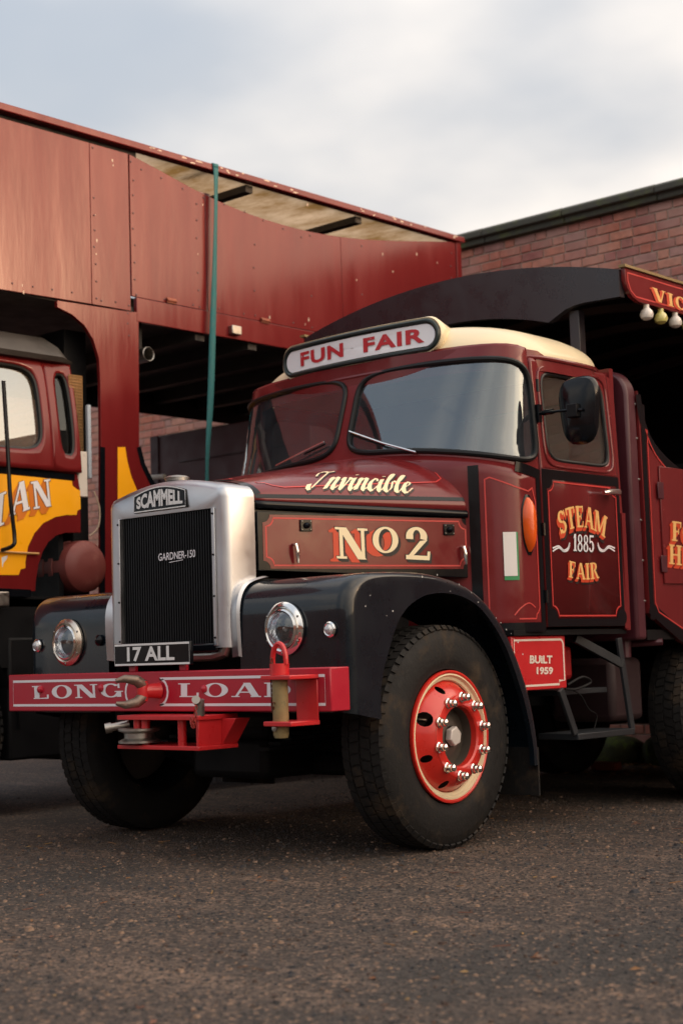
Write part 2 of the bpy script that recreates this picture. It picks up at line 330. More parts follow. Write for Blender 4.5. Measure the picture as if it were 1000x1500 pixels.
def glyph(c):
    if c == 'N': return .95, [g_line(.16, 0, .16, 1, .1), g_line(.2, 1, .76, 0, .25), g_line(.8, 0, .8, 1, .1), sf(.16, 0), sf(.13, 1, .28), sf(.8, 1)]
    if c == 'O': return .9, g_arc(.45, .5, .43, .51, 0, 360, .21, .08, 36)
    if c == 'o': return .62, g_arc(.31, .62, .30, .38, 0, 360, .14, .06, 32)
    if c == 'L': return .76, [g_line(.22, 0, .22, 1, TK), sf(.22, 1, .42), g_box(.06, 0, .72, .08), g_line(.69, 0, .70, .32, .08)]
    if c == 'C': return .82, g_arc(.45, .5, .43, .51, 45, 315, .21, .08, 30) + [g_line(.74, .64, .74, .98, .08), g_line(.74, .04, .74, .3, .06)]
    if c == 'G': return .92, g_arc(.45, .5, .43, .51, 45, 335, .21, .08, 30) + [g_line(.76, .66, .76, .98, .08), g_line(.76, .02, .76, .44, .18), sf(.76, .38, .34)]
    if c == 'A': return .95, [g_line(.14, 0, .46, 1, .09), g_line(.8, 0, .5, 1, .24), g_box(.26, .3, .7, .38), sf(.13, 0, .28), sf(.8, 0, .34)]
    if c == 'D': return .9, [g_line(.22, 0, .22, 1, TK), sf(.2, 0, .36), sf(.2, 1, .36)] + g_arc(.36, .5, .5, .5, -90, 90, .22, .08, 18)
    if c == 'S': return .72, g_arc(.35, .735, .30, .275, 15, 270, .19, .10, 18) + g_arc(.36, .265, .32, .275, -165, 90, .2, .10, 18) + [g_line(.62, .68, .62, .98, .07), g_line(.08, .02, .08, .32, .07)]
    if c == 'T': return .82, [g_line(.41, 0, .41, 1, TK), sf(.41, 0, .42), g_box(.04, .91, .78, 1), g_line(.08, .68, .06, 1, .08), g_line(.74, .68, .76, 1, .08)]
    if c == 'E': return .76, [g_line(.22, 0, .22, 1, TK), g_box(.05, 0, .7, .085), g_box(.05, .915, .7, 1), g_box(.22, .46, .5, .54), g_line(.67, 0, .69, .28, .07), g_line(.67, .72, .67, 1, .07), g_line(.51, .36, .51, .64, .06)]
    if c == 'F': return .74, [g_line(.22, 0, .22, 1, TK), sf(.22, 0, .42), g_box(.05, .915, .7, 1), g_box(.22, .46, .5, .54), g_line(.67, .7, .67, 1, .07), g_line(.51, .36, .51, .64, .06)]
    if c == 'H': return .98, [g_line(.22, 0, .22, 1, TK), g_line(.76, 0, .76, 1, TK), sf(.22, 0, .4), sf(.22, 1, .4), sf(.76, 0, .4), sf(.76, 1, .4), g_box(.3, .46, .7, .54)]
    if c == 'I': return .46, [g_line(.23, 0, .23, 1, TK), sf(.23, 0, .42), sf(.23, 1, .42)]
    if c == 'R': return .9, [g_line(.22, 0, .22, 1, TK), sf(.22, 0, .42), sf(.2, 1, .36), g_line(.78, 0, .5, .5, .2), sf(.8, 0, .26)] + g_arc(.38, .74, .38, .26, -90, 90, .2, .08, 14)
    if c == 'M': return 1.15, [g_line(.14, 0, .14, 1, .1), g_line(.2, 1, .54, .08, .22), g_line(.54, .08, .9, 1, .1), g_line(.94, 0, .94, 1, TK), sf(.14, 0, .28), sf(.12, 1, .24), sf(.94, 0, .4), sf(.98, 1, .3)]
    if c == 'V': return .95, [g_line(.46, 0, .14, 1, .24), g_line(.5, 0, .8, 1, .09), sf(.14, 1, .38), sf(.8, 1, .28)]
    if c == '2': return .74, g_arc(.34, .71, .31, .29, -20, 180, .2, .09, 18) + [[(.06, .06), (.2, .06), (.66, .62), (.44, .58)], g_box(.03, 0, .7, .13), g_line(.68, 0, .70, .27, .08), g_box(.03, .62, .24, .74)]
    if c == '1': return .46, [g_line(.25, 0, .25, 1, .2), sf(.25, 0, .4), [(.04, .74), (.16, .78), (.2, 1), (.12, .92)]]
    if c == '8': return .66, g_arc(.33, .74, .26, .26, 0, 360, .14, .08, 24) + g_arc(.33, .25, .3, .27, 0, 360, .16, .08, 24)
    if c == '5': return .66, g_arc(.3, .33, .32, .34, -150, 130, .2, .09, 22) + [g_box(.1, .88, .6, 1), g_line(.13, .5, .13, .98, .09), g_box(.02, .12, .2, .24)]
    return .45, []
def serif_polys(txt, gap=.06, xs=1.):
    x = 0; o = []
    for c in txt:
        w_, P = glyph(c); o += [[((x + a) * xs, b) for a, b in p] for p in P]; x += w_ + gap
    return (x - gap) * xs, o
def sans_mesh(txt, bold=.0, shear=0., spacing=1.):
    cu = bpy.data.curves.new('t', 'FONT'); cu.body = txt; cu.size = 1; cu.offset = bold; cu.shear = shear; cu.space_character = spacing; cu.resolution_u = 3
    ob = bpy.data.objects.new('t', cu); COL.objects.link(ob)
    dg = bpy.context.evaluated_depsgraph_get(); me = bpy.data.meshes.new_from_object(ob.evaluated_get(dg))
    V = np.array([v.co[:] for v in me.vertices]); F = [tuple(p.vertices) for p in me.polygons]
    bpy.data.objects.remove(ob); bpy.data.meshes.remove(me)
    V[:, 0] -= V[:, 0].min(); V[:, 1] -= V[:, 1].min(); s = 1 / V[:, 1].max()
    return V[:, :2] * s, F
def put_serif(mb, polys, fn, off=0., dx=0., dy=0.):
    for i, p in enumerate(polys):
        mb.add([fn(a + dx, b + dy, off + (i % 37) * 2e-5) for a, b in p], [tuple(range(len(p)))])
    return mb
def put_sans(mb, VF, fn, off=0.):
    mb.add([fn(a, b, off) for a, b in VF[0]], VF[1]); return mb
def frame3(BL, BR, TL, wd, ht=1.):           # maps text units onto the parallelogram BL,BR,TL
    BL, BR, TL = map(np.array, (BL, BR, TL)); ex = (BR - BL) / wd; ey = (TL - BL) / ht; n = np.cross(ex, ey); n /= np.linalg.norm(n)
    if np.dot(n, CAM - BL) < 0: n = -n
    return lambda u, v, d=0.: BL + ex * u + ey * v + n * d
# ================================================================== GROUND
def ground_material():
    mt = bpy.data.materials.new('gritty_asphalt'); mt.use_nodes = True; t = mt.node_tree; n = t.nodes; l = t.links; b = n['Principled BSDF']
    tc_ = n.new('ShaderNodeTexCoord')
    def noise(s, d=8, r=.6):
        q = n.new('ShaderNodeTexNoise'); q.inputs['Scale'].default_value = s; q.inputs['Detail'].default_value = d; q.inputs['Roughness'].default_value = r; l.new(tc_.outputs['Object'], q.inputs['Vector']); return q
    big = noise(.8, 9, .62); mid = noise(14, 8, .7); fine = noise(160, 4, .7)
    def mix(f, a, b_):
        q = n.new('ShaderNodeMix'); q.data_type = 'RGBA'
        if f is not None: l.new(f, q.inputs[0])
        for s, i in ((a, 6), (b_, 7)):
            if isinstance(s, tuple): q.inputs[i].default_value = s + (1,)
            else: l.new(s, q.inputs[i])
        return q
    def ramp(s, a, b_):
        q = n.new('ShaderNodeMapRange'); l.new(s, q.inputs[0]); q.inputs[1].default_value = a; q.inputs[2].default_value = b_; return q.outputs[0]
    c1 = mix(ramp(big.outputs[0], .38, .62), (.024, .020, .018), (.066, .045, .034))
    c2 = mix(ramp(mid.outputs[0], .42, .68), c1.outputs[2], (.098, .066, .048))
    mpg = n.new('ShaderNodeMapping'); mpg.inputs['Rotation'].default_value = (0, 0, .75); mpg.inputs['Scale'].default_value = (.5, 2.6, 1); l.new(tc_.outputs['Object'], mpg.inputs[0])
    stn = n.new('ShaderNodeTexNoise'); stn.inputs['Scale'].default_value = 1.3; stn.inputs['Detail'].default_value = 9; stn.inputs['Roughness'].default_value = .62; l.new(mpg.outputs[0], stn.inputs['Vector'])
    tar = noise(.42, 8, .6)
    c2 = mix(ramp(stn.outputs[0], .50, .66), c2.outputs[2], (.125, .084, .061))
    c2 = mix(ramp(tar.outputs[0], .54, .62), c2.outputs[2], (.034, .028, .024))
    vo = n.new('ShaderNodeTexVoronoi'); vo.inputs['Scale'].default_value = 75; l.new(tc_.outputs['Object'], vo.inputs['Vector'])
    sp = n.new('ShaderNodeSeparateColor'); l.new(vo.outputs['Color'], sp.inputs[0])
    gr_ = n.new('ShaderNodeMapRange'); l.new(sp.outputs[1], gr_.inputs[0]); gr_.inputs[3].default_value = .1; gr_.inputs[4].default_value = 1.9
    cm = n.new('ShaderNodeMix'); cm.data_type = 'RGBA'; cm.blend_type = 'MULTIPLY'; cm.inputs[0].default_value = 1; l.new(c2.outputs[2], cm.inputs[6]); l.new(gr_.outputs[0], cm.inputs[7])
    c3 = mix(ramp(fine.outputs[0], .5, .75), cm.outputs[2], (.024, .021, .020))
    g1 = n.new('ShaderNodeMath'); g1.operation = 'GREATER_THAN'; l.new(sp.outputs[0], g1.inputs[0]); g1.inputs[1].default_value = .95
    c4 = mix(g1.outputs[0], c3.outputs[2], (.24, .15, .10))
    l.new(c4.outputs[2], b.inputs['Base Color'])
    l.new(ramp(mid.outputs[0], .2, .8), b.inputs['Roughness']); b.inputs['Roughness'].default_value = .8
    mr = n.new('ShaderNodeMapRange'); l.new(big.outputs[0], mr.inputs[0]); mr.inputs[3].default_value = .55; mr.inputs[4].default_value = .95; l.new(mr.outputs[0], b.inputs['Roughness'])
    b1 = n.new('ShaderNodeBump'); b1.inputs['Strength'].default_value = .9; b1.inputs['Distance'].default_value = .016; l.new(vo.outputs['Distance'], b1.inputs['Height'])
    b2 = n.new('ShaderNodeBump'); b2.inputs['Strength'].default_value = .8; b2.inputs['Distance'].default_value = .02; l.new(mid.outputs[0], b2.inputs['Height']); l.new(b1.outputs[0], b2.inputs['Normal'])
    l.new(b2.outputs[0], b.inputs['Normal']); return mt
GM = ground_material()
def gz(x, y): return -.004 + .006 * sin(1.3 * x + .4) * cos(1.1 * y) - .004 * sin(3.1 * x - 2.2 * y)
g = MB()
xs = np.concatenate([[-400, -120, -40, -16], np.linspace(-9, 9, 73), [16, 40, 120, 400]]); ys = np.concatenate([[-400, -120, -40, -14], np.linspace(-7, 8, 61), [14, 40, 120, 400]])
g.grid(lambda x, y: (x, y, gz(x, y) if abs(x) < 9 and -7 < y < 8 else -.004), xs, ys)
go = g.build('ground', GM); go['kind'] = 'structure'
def scatter(name, label, matl, n, size, area, cat='gravel', flat=.6):
    s = MB()
    for i in range(n):
        # denser near the camera side where single stones can be seen
        x = rng.uniform(area[0], area[1]); y = rng.uniform(area[2], area[3]); r = size * (0.35 + rng.exponential(.5))
        r = min(r, size * 2.6); a = rng.uniform(0, 6.28); z = gz(x, y)
        k = 5; e = rng.uniform(.6, 1.3, k)
        lo = [(x + r * e[j] * cos(a + 2 * pi * j / k), y + r * e[j] * sin(a + 2 * pi * j / k), z - .1 * r) for j in range(k)]
        hi = [(x + .62 * r * e[j] * cos(a + .3 + 2 * pi * j / k), y + .62 * r * e[j] * sin(a + .3 + 2 * pi * j / k), z + flat * r * rng.uniform(.7, 1.2)) for j in range(k)]
        o = len(s.v); s.v += lo + hi; s.f += [(o + j, o + (j + 1) % k, o + k + (j + 1) % k, o + k + j) for j in range(k)] + [tuple(o + k + j for j in range(k))]
    me = bpy.data.meshes.new(name); me.from_pydata(s.v, [], s.f); me.materials.append(matl); o = bpy.data.objects.new(name, me); COL.objects.link(o)
    tag(o, label, cat); o['kind'] = 'stuff'; return o
def island_mat(name, cols, rough=.85):
    mt = bpy.data.materials.new(name); mt.use_nodes = True; n = mt.node_tree.nodes; l = mt.node_tree.links; b = n['Principled BSDF']
    ge = n.new('ShaderNodeNewGeometry'); r = n.new('ShaderNodeValToRGB'); r.color_ramp.interpolation = 'CONSTANT'
    for i, c in enumerate(cols):
        el = r.color_ramp.elements[i] if i < 2 else r.color_ramp.elements.new(i / len(cols))
        el.position = i / len(cols); el.color = tuple(c) + (1,)
    l.new(ge.outputs['Random Per Island'], r.inputs[0]); l.new(r.outputs[0], b.inputs['Base Color']); b.inputs['Roughness'].default_value = rough; return mt
GRIT = island_mat('grit_stone', [(.035, .032, .032), (.06, .048, .042), (.03, .028, .03), (.10, .075, .06), (.045, .04, .038), (.05, .03, .022), (.20, .13, .09), (.03, .03, .035)])
scatter('gravel', 'fine loose grit strewn over the yard asphalt', GRIT, 42000, .0052, (-1.5, 5.0, -3.2, 3.2))
scatter('gravel', 'coarser dark gravel chips lying on the yard asphalt', GRIT, 1500, .0085, (-3.5, 5.2, -3.4, 4.5))
LEAFM = island_mat('fallen_leaf', [(.16, .06, .02), (.22, .10, .03), (.10, .045, .02), (.28, .16, .05), (.13, .05, .03)], .7)
lf = MB()
for i in range(900):
    if i < 420: x = rng.normal(-.75, .5); y = rng.uniform(4.7, 6.2); 
    else: x = rng.uniform(-2.0, 4.6); y = rng.uniform(-2.8, 3.5)
    r = rng.uniform(.006, .019) if i >= 420 else rng.uniform(.015, .035); a = rng.uniform(0, 6.28); z = gz(x, y) + .004 + (0 if i >= 420 else rng.uniform(0, .02)); c, q = cos(a), sin(a)
    t1 = rng.uniform(0, .5) * r
    lf.add([(x - r * c, y - r * q, z), (x - .45 * r * q, y + .45 * r * c, z + t1), (x + r * c, y + r * q, z + t1 * .5), (x + .45 * r * q, y - .45 * r * c, z + .2 * t1)], [(0, 1, 2), (0, 2, 3)])
for i in range(90):
    x = rng.uniform(-1.5, 4.6); y = rng.uniform(-2.8, 3.2); a = rng.uniform(0, 6.28); L_ = rng.uniform(.02, .07); z = gz(x, y) + .004
    lf.bar((x, y, z), (x + L_ * cos(a), y + L_ * sin(a), z + .003), .003, .003)
lo_ = lf.build('leaf_litter', LEAFM, smooth=False); tag(lo_, 'brown fallen leaves and twigs scattered on the asphalt and by the mossy kerb', 'leaves'); lo_['kind'] = 'stuff'
# mossy kerb stones in front of the wall
MOSS = mat('mossy_stone', (.07, .085, .035), .9, var=.4, scale=8, bump=.8, bscale=30, col2=(.17, .26, .03), c2amt=.5, c2scale=5)
def stone(x, y, sx, sy, sz, label, mt=MOSS):
    s = MB(); rs = []
    ph = rng.uniform(0, 6, 6)
    for k in range(7):
        f = k / 6; q = (1 - (2 * f - .9) ** 4 * .5) if f < 1 else .55; r = []
        for i in range(14):
            t = 2 * pi * i / 14; a, b = sup(t, sx, sy, 4); j = 1 + .07 * sin(3 * t + ph[0] + 2 * f) + .05 * sin(5 * t + ph[1])
            r.append((x + a * q * j, y + b * q * j, -.03 + f * (sz + .03) + .012 * sin(2 * t + ph[2])))
        rs.append(r)
    s.rings(rs, cap=True); o = s.build('kerb_stone', mt, angle=60); tag(o, label, 'stone', 'mossy kerb stones by the wall'); return o
for i, (x, sx, sz, lb) in enumerate(((-1.72, .27, .20, 'mossy kerb stone behind the step, farthest from the rear wheel'), (-1.15, .26, .22, 'broad mossy kerb stone seen beneath the cab step'), (-.62, .24, .25, 'tall bright green mossy kerb stone between step and rear wheel'), (-.1, .25, .2, 'low mossy kerb stone beside the rear wheel'))):
    stone(x, 6.1, sx, .16, sz, lb)
BRICKBIT = mat('broken_brick', (.30, .07, .035), .9, var=.3, bump=.4)
s = MB(); p = U(890, 1128, 2, 0.0); s.box((p[0] - .13, p[1] - .06, 0), (p[0] + .1, p[1] + .05, .065)); o = s.build('brick_piece', BRICKBIT, bevel=.012); o.rotation_euler = (0, 0, 0); tag(o, 'broken orange brick lying among leaves by the mossy kerb', 'brick')
s = MB(); p = U(852, 1125, 2, 0.0); s.lathe([(-.0, .001), (.0, .03), (.025, .045), (.05, .03), (.06, .001)], (p[0], p[1], -.005), 2, 10); o = s.build('pebble', mat('tan_pebble', (.4, .3, .13), .8)); tag(o, 'small yellowish pebble on the ground before the mossy stones', 'pebble')
# ================================================================== BRICK WALL
WY, WZ = 6.8, 5.04
wall = thing('brick_wall', 'tall old red brick wall with dark stone coping behind the trucks', 'wall', (0, WY, 0))
def brick_mat():
    mt = bpy.data.materials.new('old_brick'); mt.use_nodes = True; n = mt.node_tree.nodes; l = mt.node_tree.links; b = n['Principled BSDF']
    ge = n.new('ShaderNodeNewGeometry'); oi = n.new('ShaderNodeObjectInfo'); ad = n.new('ShaderNodeMath'); ad.operation = 'ADD'
    l.new(ge.outputs['Random Per Island'], ad.inputs[0]); l.new(oi.outputs['Random'], ad.inputs[1]); fr = n.new('ShaderNodeMath'); fr.operation = 'FRACT'; l.new(ad.outputs[0], fr.inputs[0])
    r = n.new('ShaderNodeValToRGB'); cols = [(.36, .115, .09), (.43, .16, .12), (.30, .10, .09), (.47, .20, .14), (.31, .12, .10), (.40, .13, .09), (.34, .17, .155), (.44, .15, .10)]
    for i, c in enumerate(cols):
        el = r.color_ramp.elements[i] if i < 2 else r.color_ramp.elements.new(i / 8); el.position = i / 8; el.color = c + (1,)
    r.color_ramp.interpolation = 'CONSTANT'; l.new(fr.outputs[0], r.inputs[0])
    tc_ = n.new('ShaderNodeTexCoord'); nz = n.new('ShaderNodeTexNoise'); nz.inputs['Scale'].default_value = 14; nz.inputs['Detail'].default_value = 8; l.new(ge.outputs['Position'], nz.inputs['Vector'])
    n2 = n.new('ShaderNodeTexNoise'); n2.inputs['Scale'].default_value = 1.6; n2.inputs['Detail'].default_value = 8; l.new(ge.outputs['Position'], n2.inputs['Vector'])
    m1 = n.new('ShaderNodeMix'); m1.data_type = 'RGBA'; m1.blend_type = 'MULTIPLY'; m1.inputs[0].default_value = .7; l.new(r.outputs[0], m1.inputs[6])
    rr = n.new('ShaderNodeMapRange'); l.new(nz.outputs[0], rr.inputs[0]); rr.inputs[1].default_value = .3; rr.inputs[2].default_value = .7; rr.inputs[3].default_value = .65; rr.inputs[4].default_value = 1.25
    l.new(rr.outputs[0], m1.inputs[7])
    m2 = n.new('ShaderNodeMix'); m2.data_type = 'RGBA'; l.new(m1.outputs[2], m2.inputs[6]); m2.inputs[7].default_value = (.50, .32, .27, 1)
    r2 = n.new('ShaderNodeMapRange'); l.new(n2.outputs[0], r2.inputs[0]); r2.inputs[1].default_value = .34; r2.inputs[2].default_value = .75; r2.inputs[4].default_value = .8; l.new(r2.outputs[0], m2.inputs[0])
    l.new(m2.outputs[2], b.inputs['Base Color']); b.inputs['Roughness'].default_value = .9
    bp = n.new('ShaderNodeBump'); bp.inputs['Strength'].default_value = .5; bp.inputs['Distance'].default_value = .01; l.new(nz.outputs[0], bp.inputs['Height']); l.new(bp.outputs[0], b.inputs['Normal'])
    return mt
BM = brick_mat()
MORTAR = mat('lime_mortar', (.38, .32, .27), .95, var=.25, scale=12, bump=.3, col2=(.12, .14, .06), c2amt=.2, c2scale=2)
WX0, WX1 = -16., 23.9
MB().box((WX0, WY, -.05), (WX1, WY + .32, WZ - .15)).build('mortar_core', MORTAR, wall, smooth=False)
COP = mat('mossy_coping', (.06, .06, .05), .9, var=.35, scale=6, bump=.5, bscale=20, col2=(.10, .12, .04), c2amt=.5, c2scale=3)
x = WX0 - .05; ci = 0
while x < WX1:
    ln = .9 + .12 * random.random()
    c = MB(); x1 = x + ln - .008; y0, y1 = WY - .13, WY + .42
    prof = [(y0 + .05, WZ - .15), (y0 + .05, WZ - .10), (y0, WZ - .09), (y0, WZ - .035), (y0 + .04, WZ - .008), ((y0 + y1) / 2, WZ + .03), (y1, WZ - .02), (y1, WZ - .15)]
    dz = random.uniform(-.004, .004)
    c.rings([[(x, a, b + dz) for a, b in prof], [(x1, a, b + dz) for a, b in prof]], cap=True)
    c.build('coping_stone', COP, wall, bevel=.008); x += ln; ci += 1
BR_MESH = {}
def brick_mesh(kind, var):
    if (kind, var) in BR_MESH: return BR_MESH[kind, var]
    L_ = (.232 if kind == 's' else .112) ; H_ = .076; r = .006; b = MB(); j = lambda: random.uniform(-.002, .002)
    fr = [(-L_ / 2 + r + j(), -.012 + j(), -H_ / 2 + r + j()), (L_ / 2 - r + j(), -.012 + j(), -H_ / 2 + r + j()), (L_ / 2 - r + j(), -.012 + j(), H_ / 2 - r + j()), (-L_ / 2 + r + j(), -.012 + j(), H_ / 2 - r + j())]
    md = [(-L_ / 2 + j(), -.006, -H_ / 2), (L_ / 2 + j(), -.006, -H_ / 2), (L_ / 2 + j(), -.006, H_ / 2), (-L_ / 2 + j(), -.006, H_ / 2)]
    bk = [(a, .006, c) for a, _, c in md]
    b.add(fr + md + bk, [(0, 1, 2, 3), (4, 5, 1, 0), (5, 6, 2, 1), (6, 7, 3, 2), (7, 4, 0, 3), (8, 9, 5, 4), (9, 10, 6, 5), (10, 11, 7, 6), (11, 8, 4, 7)])
    me = bpy.data.meshes.new('brick'); me.from_pydata(b.v, [], b.f); me.materials.append(BM); BR_MESH[kind, var] = me; return me
rest = MB(); single = []
zc = WZ - .15 - .0435; row = 0
while zc > 0:
    x = WX0 + (.06 if row % 2 else .0) + random.uniform(-.01, .01); k = row % 2
    while x < WX1:
        kind = 's' if (k % 2 == 0 or row % 4 == 2) else 'h'; wdt = .243 if kind == 's' else .123; cx = x + wdt / 2
        px, py = proj((cx, WY, zc))
        vis = (655 < px < 1020 and 255 < py < 420 - max(0, 700 - px) * .2) or (196 < px < 330 and 590 < py < 705) or (122 < px < 150 and 585 < py < 705)
        if vis: single.append((kind, cx, zc))
        else:
            me = brick_mesh(kind, random.randrange(3)); rest.add([(cx + v.co.x, WY + v.co.y, zc + v.co.z) for v in me.vertices], [tuple(p.vertices) for p in me.polygons])
        x += wdt; k += 1
    zc -= .087; row += 1
print('single bricks', len(single))
single = sorted(single, key=lambda q: -q[1] )
for i, (kind, cx, zc) in enumerate(single):
    me = brick_mesh(kind, random.randrange(3))
    if i < 300:
        o = bpy.data.objects.new('brick', me); COL.objects.link(o); o.parent = wall; o.location = (cx, random.uniform(-.004, .002), zc)
    else: rest.add([(cx + v.co.x, WY + v.co.y, zc + v.co.z) for v in me.vertices], [tuple(p.vertices) for p in me.polygons])
me = bpy.data.meshes.new('brickwork'); me.from_pydata(rest.v, [], rest.f); me.materials.append(BM)
o = bpy.data.objects.new('brickwork', me); COL.objects.link(o); o.parent = wall; o.location = (0, -WY, 0); o['kind'] = 'stuff'
YB_M = mat('block_wall_brick', (.16, .07, .05), .9, var=.4, scale=3)
def sky_block_wall(p, q, h_, label):  # unseen walls, added to block low sky and darken reflections
    c = MB(); c.box(p + (-.05,), q + (h_,)); c.box((p[0] - .06, p[1] - .06, h_), (q[0] + .06, q[1] + .06, h_ + .1)); o = c.build('sky_block_wall', YB_M); tag(o, label, 'wall')
sky_block_wall((24., -26.), (24.4, 30.), 2.6, 'plain wall added out of view on the right to block low sky')
sky_block_wall((-30., -26.5), (24.4, -26.1), 5.0, 'plain wall added out of view behind the camera to block low sky')
# ================================================================== THE SHOWMAN'S TRUCK
T = thing('showman_truck', 'maroon vintage bonneted showman truck with aluminium radiator and red bumper', 'truck', (0, 2.2, 0))
def part(mb, name, material, parent=None, **k): return mb.build(name, material, parent if parent is not None else T, **k)
# ---- chassis, axle (dark underneath)
c = MB()
for sx in (-1, 1): c.box((sx * .38 - .04, .1, .62), (sx * .38 + .04, 6.2, .86))
part(c, 'chassis_rail', BLACKM, bevel=.006)
c = MB(); c.tube([(-.9, .92, .46), (-.6, .92, .40), (.6, .92, .40), (.9, .92, .46)], .065, 10); part(c, 'front_axle', BLACKM)
c = MB()
for sx in (-1, 1):
    for k in range(5): c.box((sx * .42 - .04, .35 + .08 * k, .50 + .022 * k), (sx * .42 + .04, 1.5 - .08 * k, .518 + .022 * k))
part(c, 'leaf_spring', BLACKM)
c = MB(); c.box((-.34, .45, .55), (.34, 1.5, 1.3)); c.box((-.3, 1.5, .6), (.3, 2.6, 1.0)); part(c, 'engine_block', BLACKM, bevel=.03)
c = MB(); c.box((-.28, .5, .34), (.28, 1.45, .56)); part(c, 'sump_light_block', BLACKM, bevel=.04)  # box added below the engine to stop light passing under the truck
c = MB(); c.box((-1.0, 2.5, .35), (-.5, 3.2, .85)); c.box((.5, 2.75, .52), (.95, 3.1, .9)); part(c, 'fuel_tank', mat('near_black_maroon', (.02, .007, .009), .6), bevel=.04)  # tank colour is a near-black maroon
c = MB(); c.box((-1.05, 6.2, .32), (1.0, 6.26, 1.0)); part(c, 'rear_shade_panel', BLACKM)  # black panel added to hide lit bricks and keep the underside dark
# ---- bumper
BZ0, BZ1 = .712, .912
c = MB(); c.box((-1.21, 0, BZ0), (1.21, .13, BZ1)); bumper = part(c, 'bumper', BUMPRED, bevel=.006, label='crimson steel beam bumper lettered in white')
BU = lambda u, v, d=0.: np.array([u, -d - .0006, v])
def bumper_line(mb, pts): ribbon(mb, [BU(*p) for p in pts], (0, -1, 0), .013, closed=True, off=.0006)
c = MB()
def bx(px, py): q = U(px, py, 1, 0); return q[0], q[2]
xl0 = bx(20, 1000)[0]; xl1 = bx(188, 1000)[0]; xr0 = bx(236, 1000)[0]; xr1 = bx(476, 1000)[0]
zlo, zhi = BZ0 + .033, BZ1 - .037
arcL = [(xl1 + .045 * (1 - cos(t)) - .02, (zlo + zhi) / 2 - (zhi - zlo) / 2 * cos(t)) for t in np.linspace(0, pi, 9)]
arcL = [(xl1 + .03 - .05 * sin(t), (zlo + zhi) / 2 - (zhi - zlo) / 2 * cos(t)) for t in np.linspace(0, pi, 9)]
bumper_line(c, [(xl0, zlo)] + arcL + [(xl0, zhi)])
arcR = [(xr0 - .01 + .06 * sin(t), (zlo + zhi) / 2 + (zhi - zlo) / 2 * cos(t)) for t in np.linspace(0, pi, 9)]
bumper_line(c, arcR + [(xr1, zlo), (xr1, zhi)])
wd, P = serif_polys('LONG', .1, 1.5); fa = frame3(U(48, 1024, 1, 0), U(181, 1021, 1, 0), U(47, 1005, 1, 0), wd); put_serif(c, P, fa, .0012)
wd, P = serif_polys('LOAD', .1, 1.5); fb = frame3(U(261, 1021, 1, 0), U(428, 1021, 1, 0), U(261, 1001, 1, 0), wd); put_serif(c, P, fb, .0012)
part(c, 'lettering', WHITE, bumper, smooth=False, label='white LONG LOAD lettering and border lines')
c = MB()
for px, py in ((74 + 75, 1008), (300, 1009), (60, 1010)):
    q = U(px, py, 1, 0); c.lathe([(0, .02), (.012, .018), (.02, .008), (.021, .0005)], (q[0], -.0, q[2]), 1, 12, sgn=-1)
part(c, 'bolt_head', BUMPRED, bumper)
# ---- number plate
nb = MB(); A, B_, C_ = U(167, 945, 1, -.02), U(279, 937, 1, -.02), U(170, 978, 1, -.02)
w_, h_ = B_[0] - A[0], A[2] - C_[2]; z0 = (C_[2] + U(280, 972, 1, -.02)[2]) / 2
nb.box((A[0], -.02, z0), (A[0] + w_, 0.0, z0 + h_)); plate = part(nb, 'number_plate', BLACK, bevel=.004, label='black number plate reading 17 ALL')
b = MB(); ribbon(b, [(A[0] + .008, -.0215, z0 + .008), (A[0] + w_ - .008, -.0215, z0 + .008), (A[0] + w_ - .008, -.0215, z0 + h_ - .008), (A[0] + .008, -.0215, z0 + h_ - .008)], (0, -1, 0), .010, True)
V = sans_mesh('17 ALL', .03); wv = V[0][:, 0].max(); f = frame3((A[0] + w_ * .18, -.0218, z0 + h_ * .2), (A[0] + w_ * .80, -.0218, z0 + h_ * .2), (A[0] + w_ * .18, -.0218, z0 + h_ * .84), wv); put_sans(b, V, f)
part(b, 'lettering', mat('plate_silver', (.72, .72, .72), .4), plate, smooth=False)
b = MB()
for xx in (A[0] + .08, A[0] + w_ - .12): b.box((xx, .01, BZ1 + .001), (xx + .05, .03, z0 + .03))
part(b, 'plate_bracket', BUMPRED, plate, bevel=.003)
# ---- radiator shell
def shell_top(x): x = abs(x); return 1.885 - .055 * (x / .36) ** 2 if x <= .34 else 1.8359 - (.45 - math.sqrt(max(0, .0121 - min(.11, x - .34) ** 2)) * 0 - .45)
def shell_contour(g=0.):                     # outline from bottom-left, over the arch, to bottom-right
    hw = .452 + g; r = .068 + g; zc = 1.7665; R5 = [pi / 2 * k / 5 for k in range(5)]
    right = [(hw - r + r * cos(t), zc + r * sin(t)) for t in R5]
    xs5 = np.linspace(-(hw - r), hw - r, 11)
    topc = [(x, 1.885 + g - .0505 * (x / .385) ** 2) for x in xs5]
    return [(-hw, 1.02), (-hw, 1.25), (-hw, 1.48)] + [(-x, z) for x, z in right] + topc + right[::-1] + [(hw, 1.48), (hw, 1.25), (hw, 1.02)]
inner = [(-.352, 1.02), (-.352, 1.25), (-.352, 1.48)] + [(0.352 * -cos(pi * k / 20) * 1.0 if 0 else -.352 + .704 * k / 20, 1.715) for k in range(21)] + [(.352, 1.48), (.352, 1.25), (.352, 1.02)]
oc = shell_contour(); mid_ = shell_contour(-.035)
c = MB()
c.rings([[(x, .16, z) for x, z in inner], [(x, .108, z) for x, z in inner], [(x * .985, .098, z + (.0 if z < 1.6 else 0)) for x, z in mid_],
         [(x, .112, z) for x, z in shell_contour(-.012)], [(x, .14, z) for x, z in oc], [(x, .30, z) for x, z in oc], [(x * .97, .305, z - .005) for x, z in oc]], closed=False)
shell = part(c, 'radiator_shell', ALU, angle=50, label='brushed aluminium radiator surround')
c = MB()
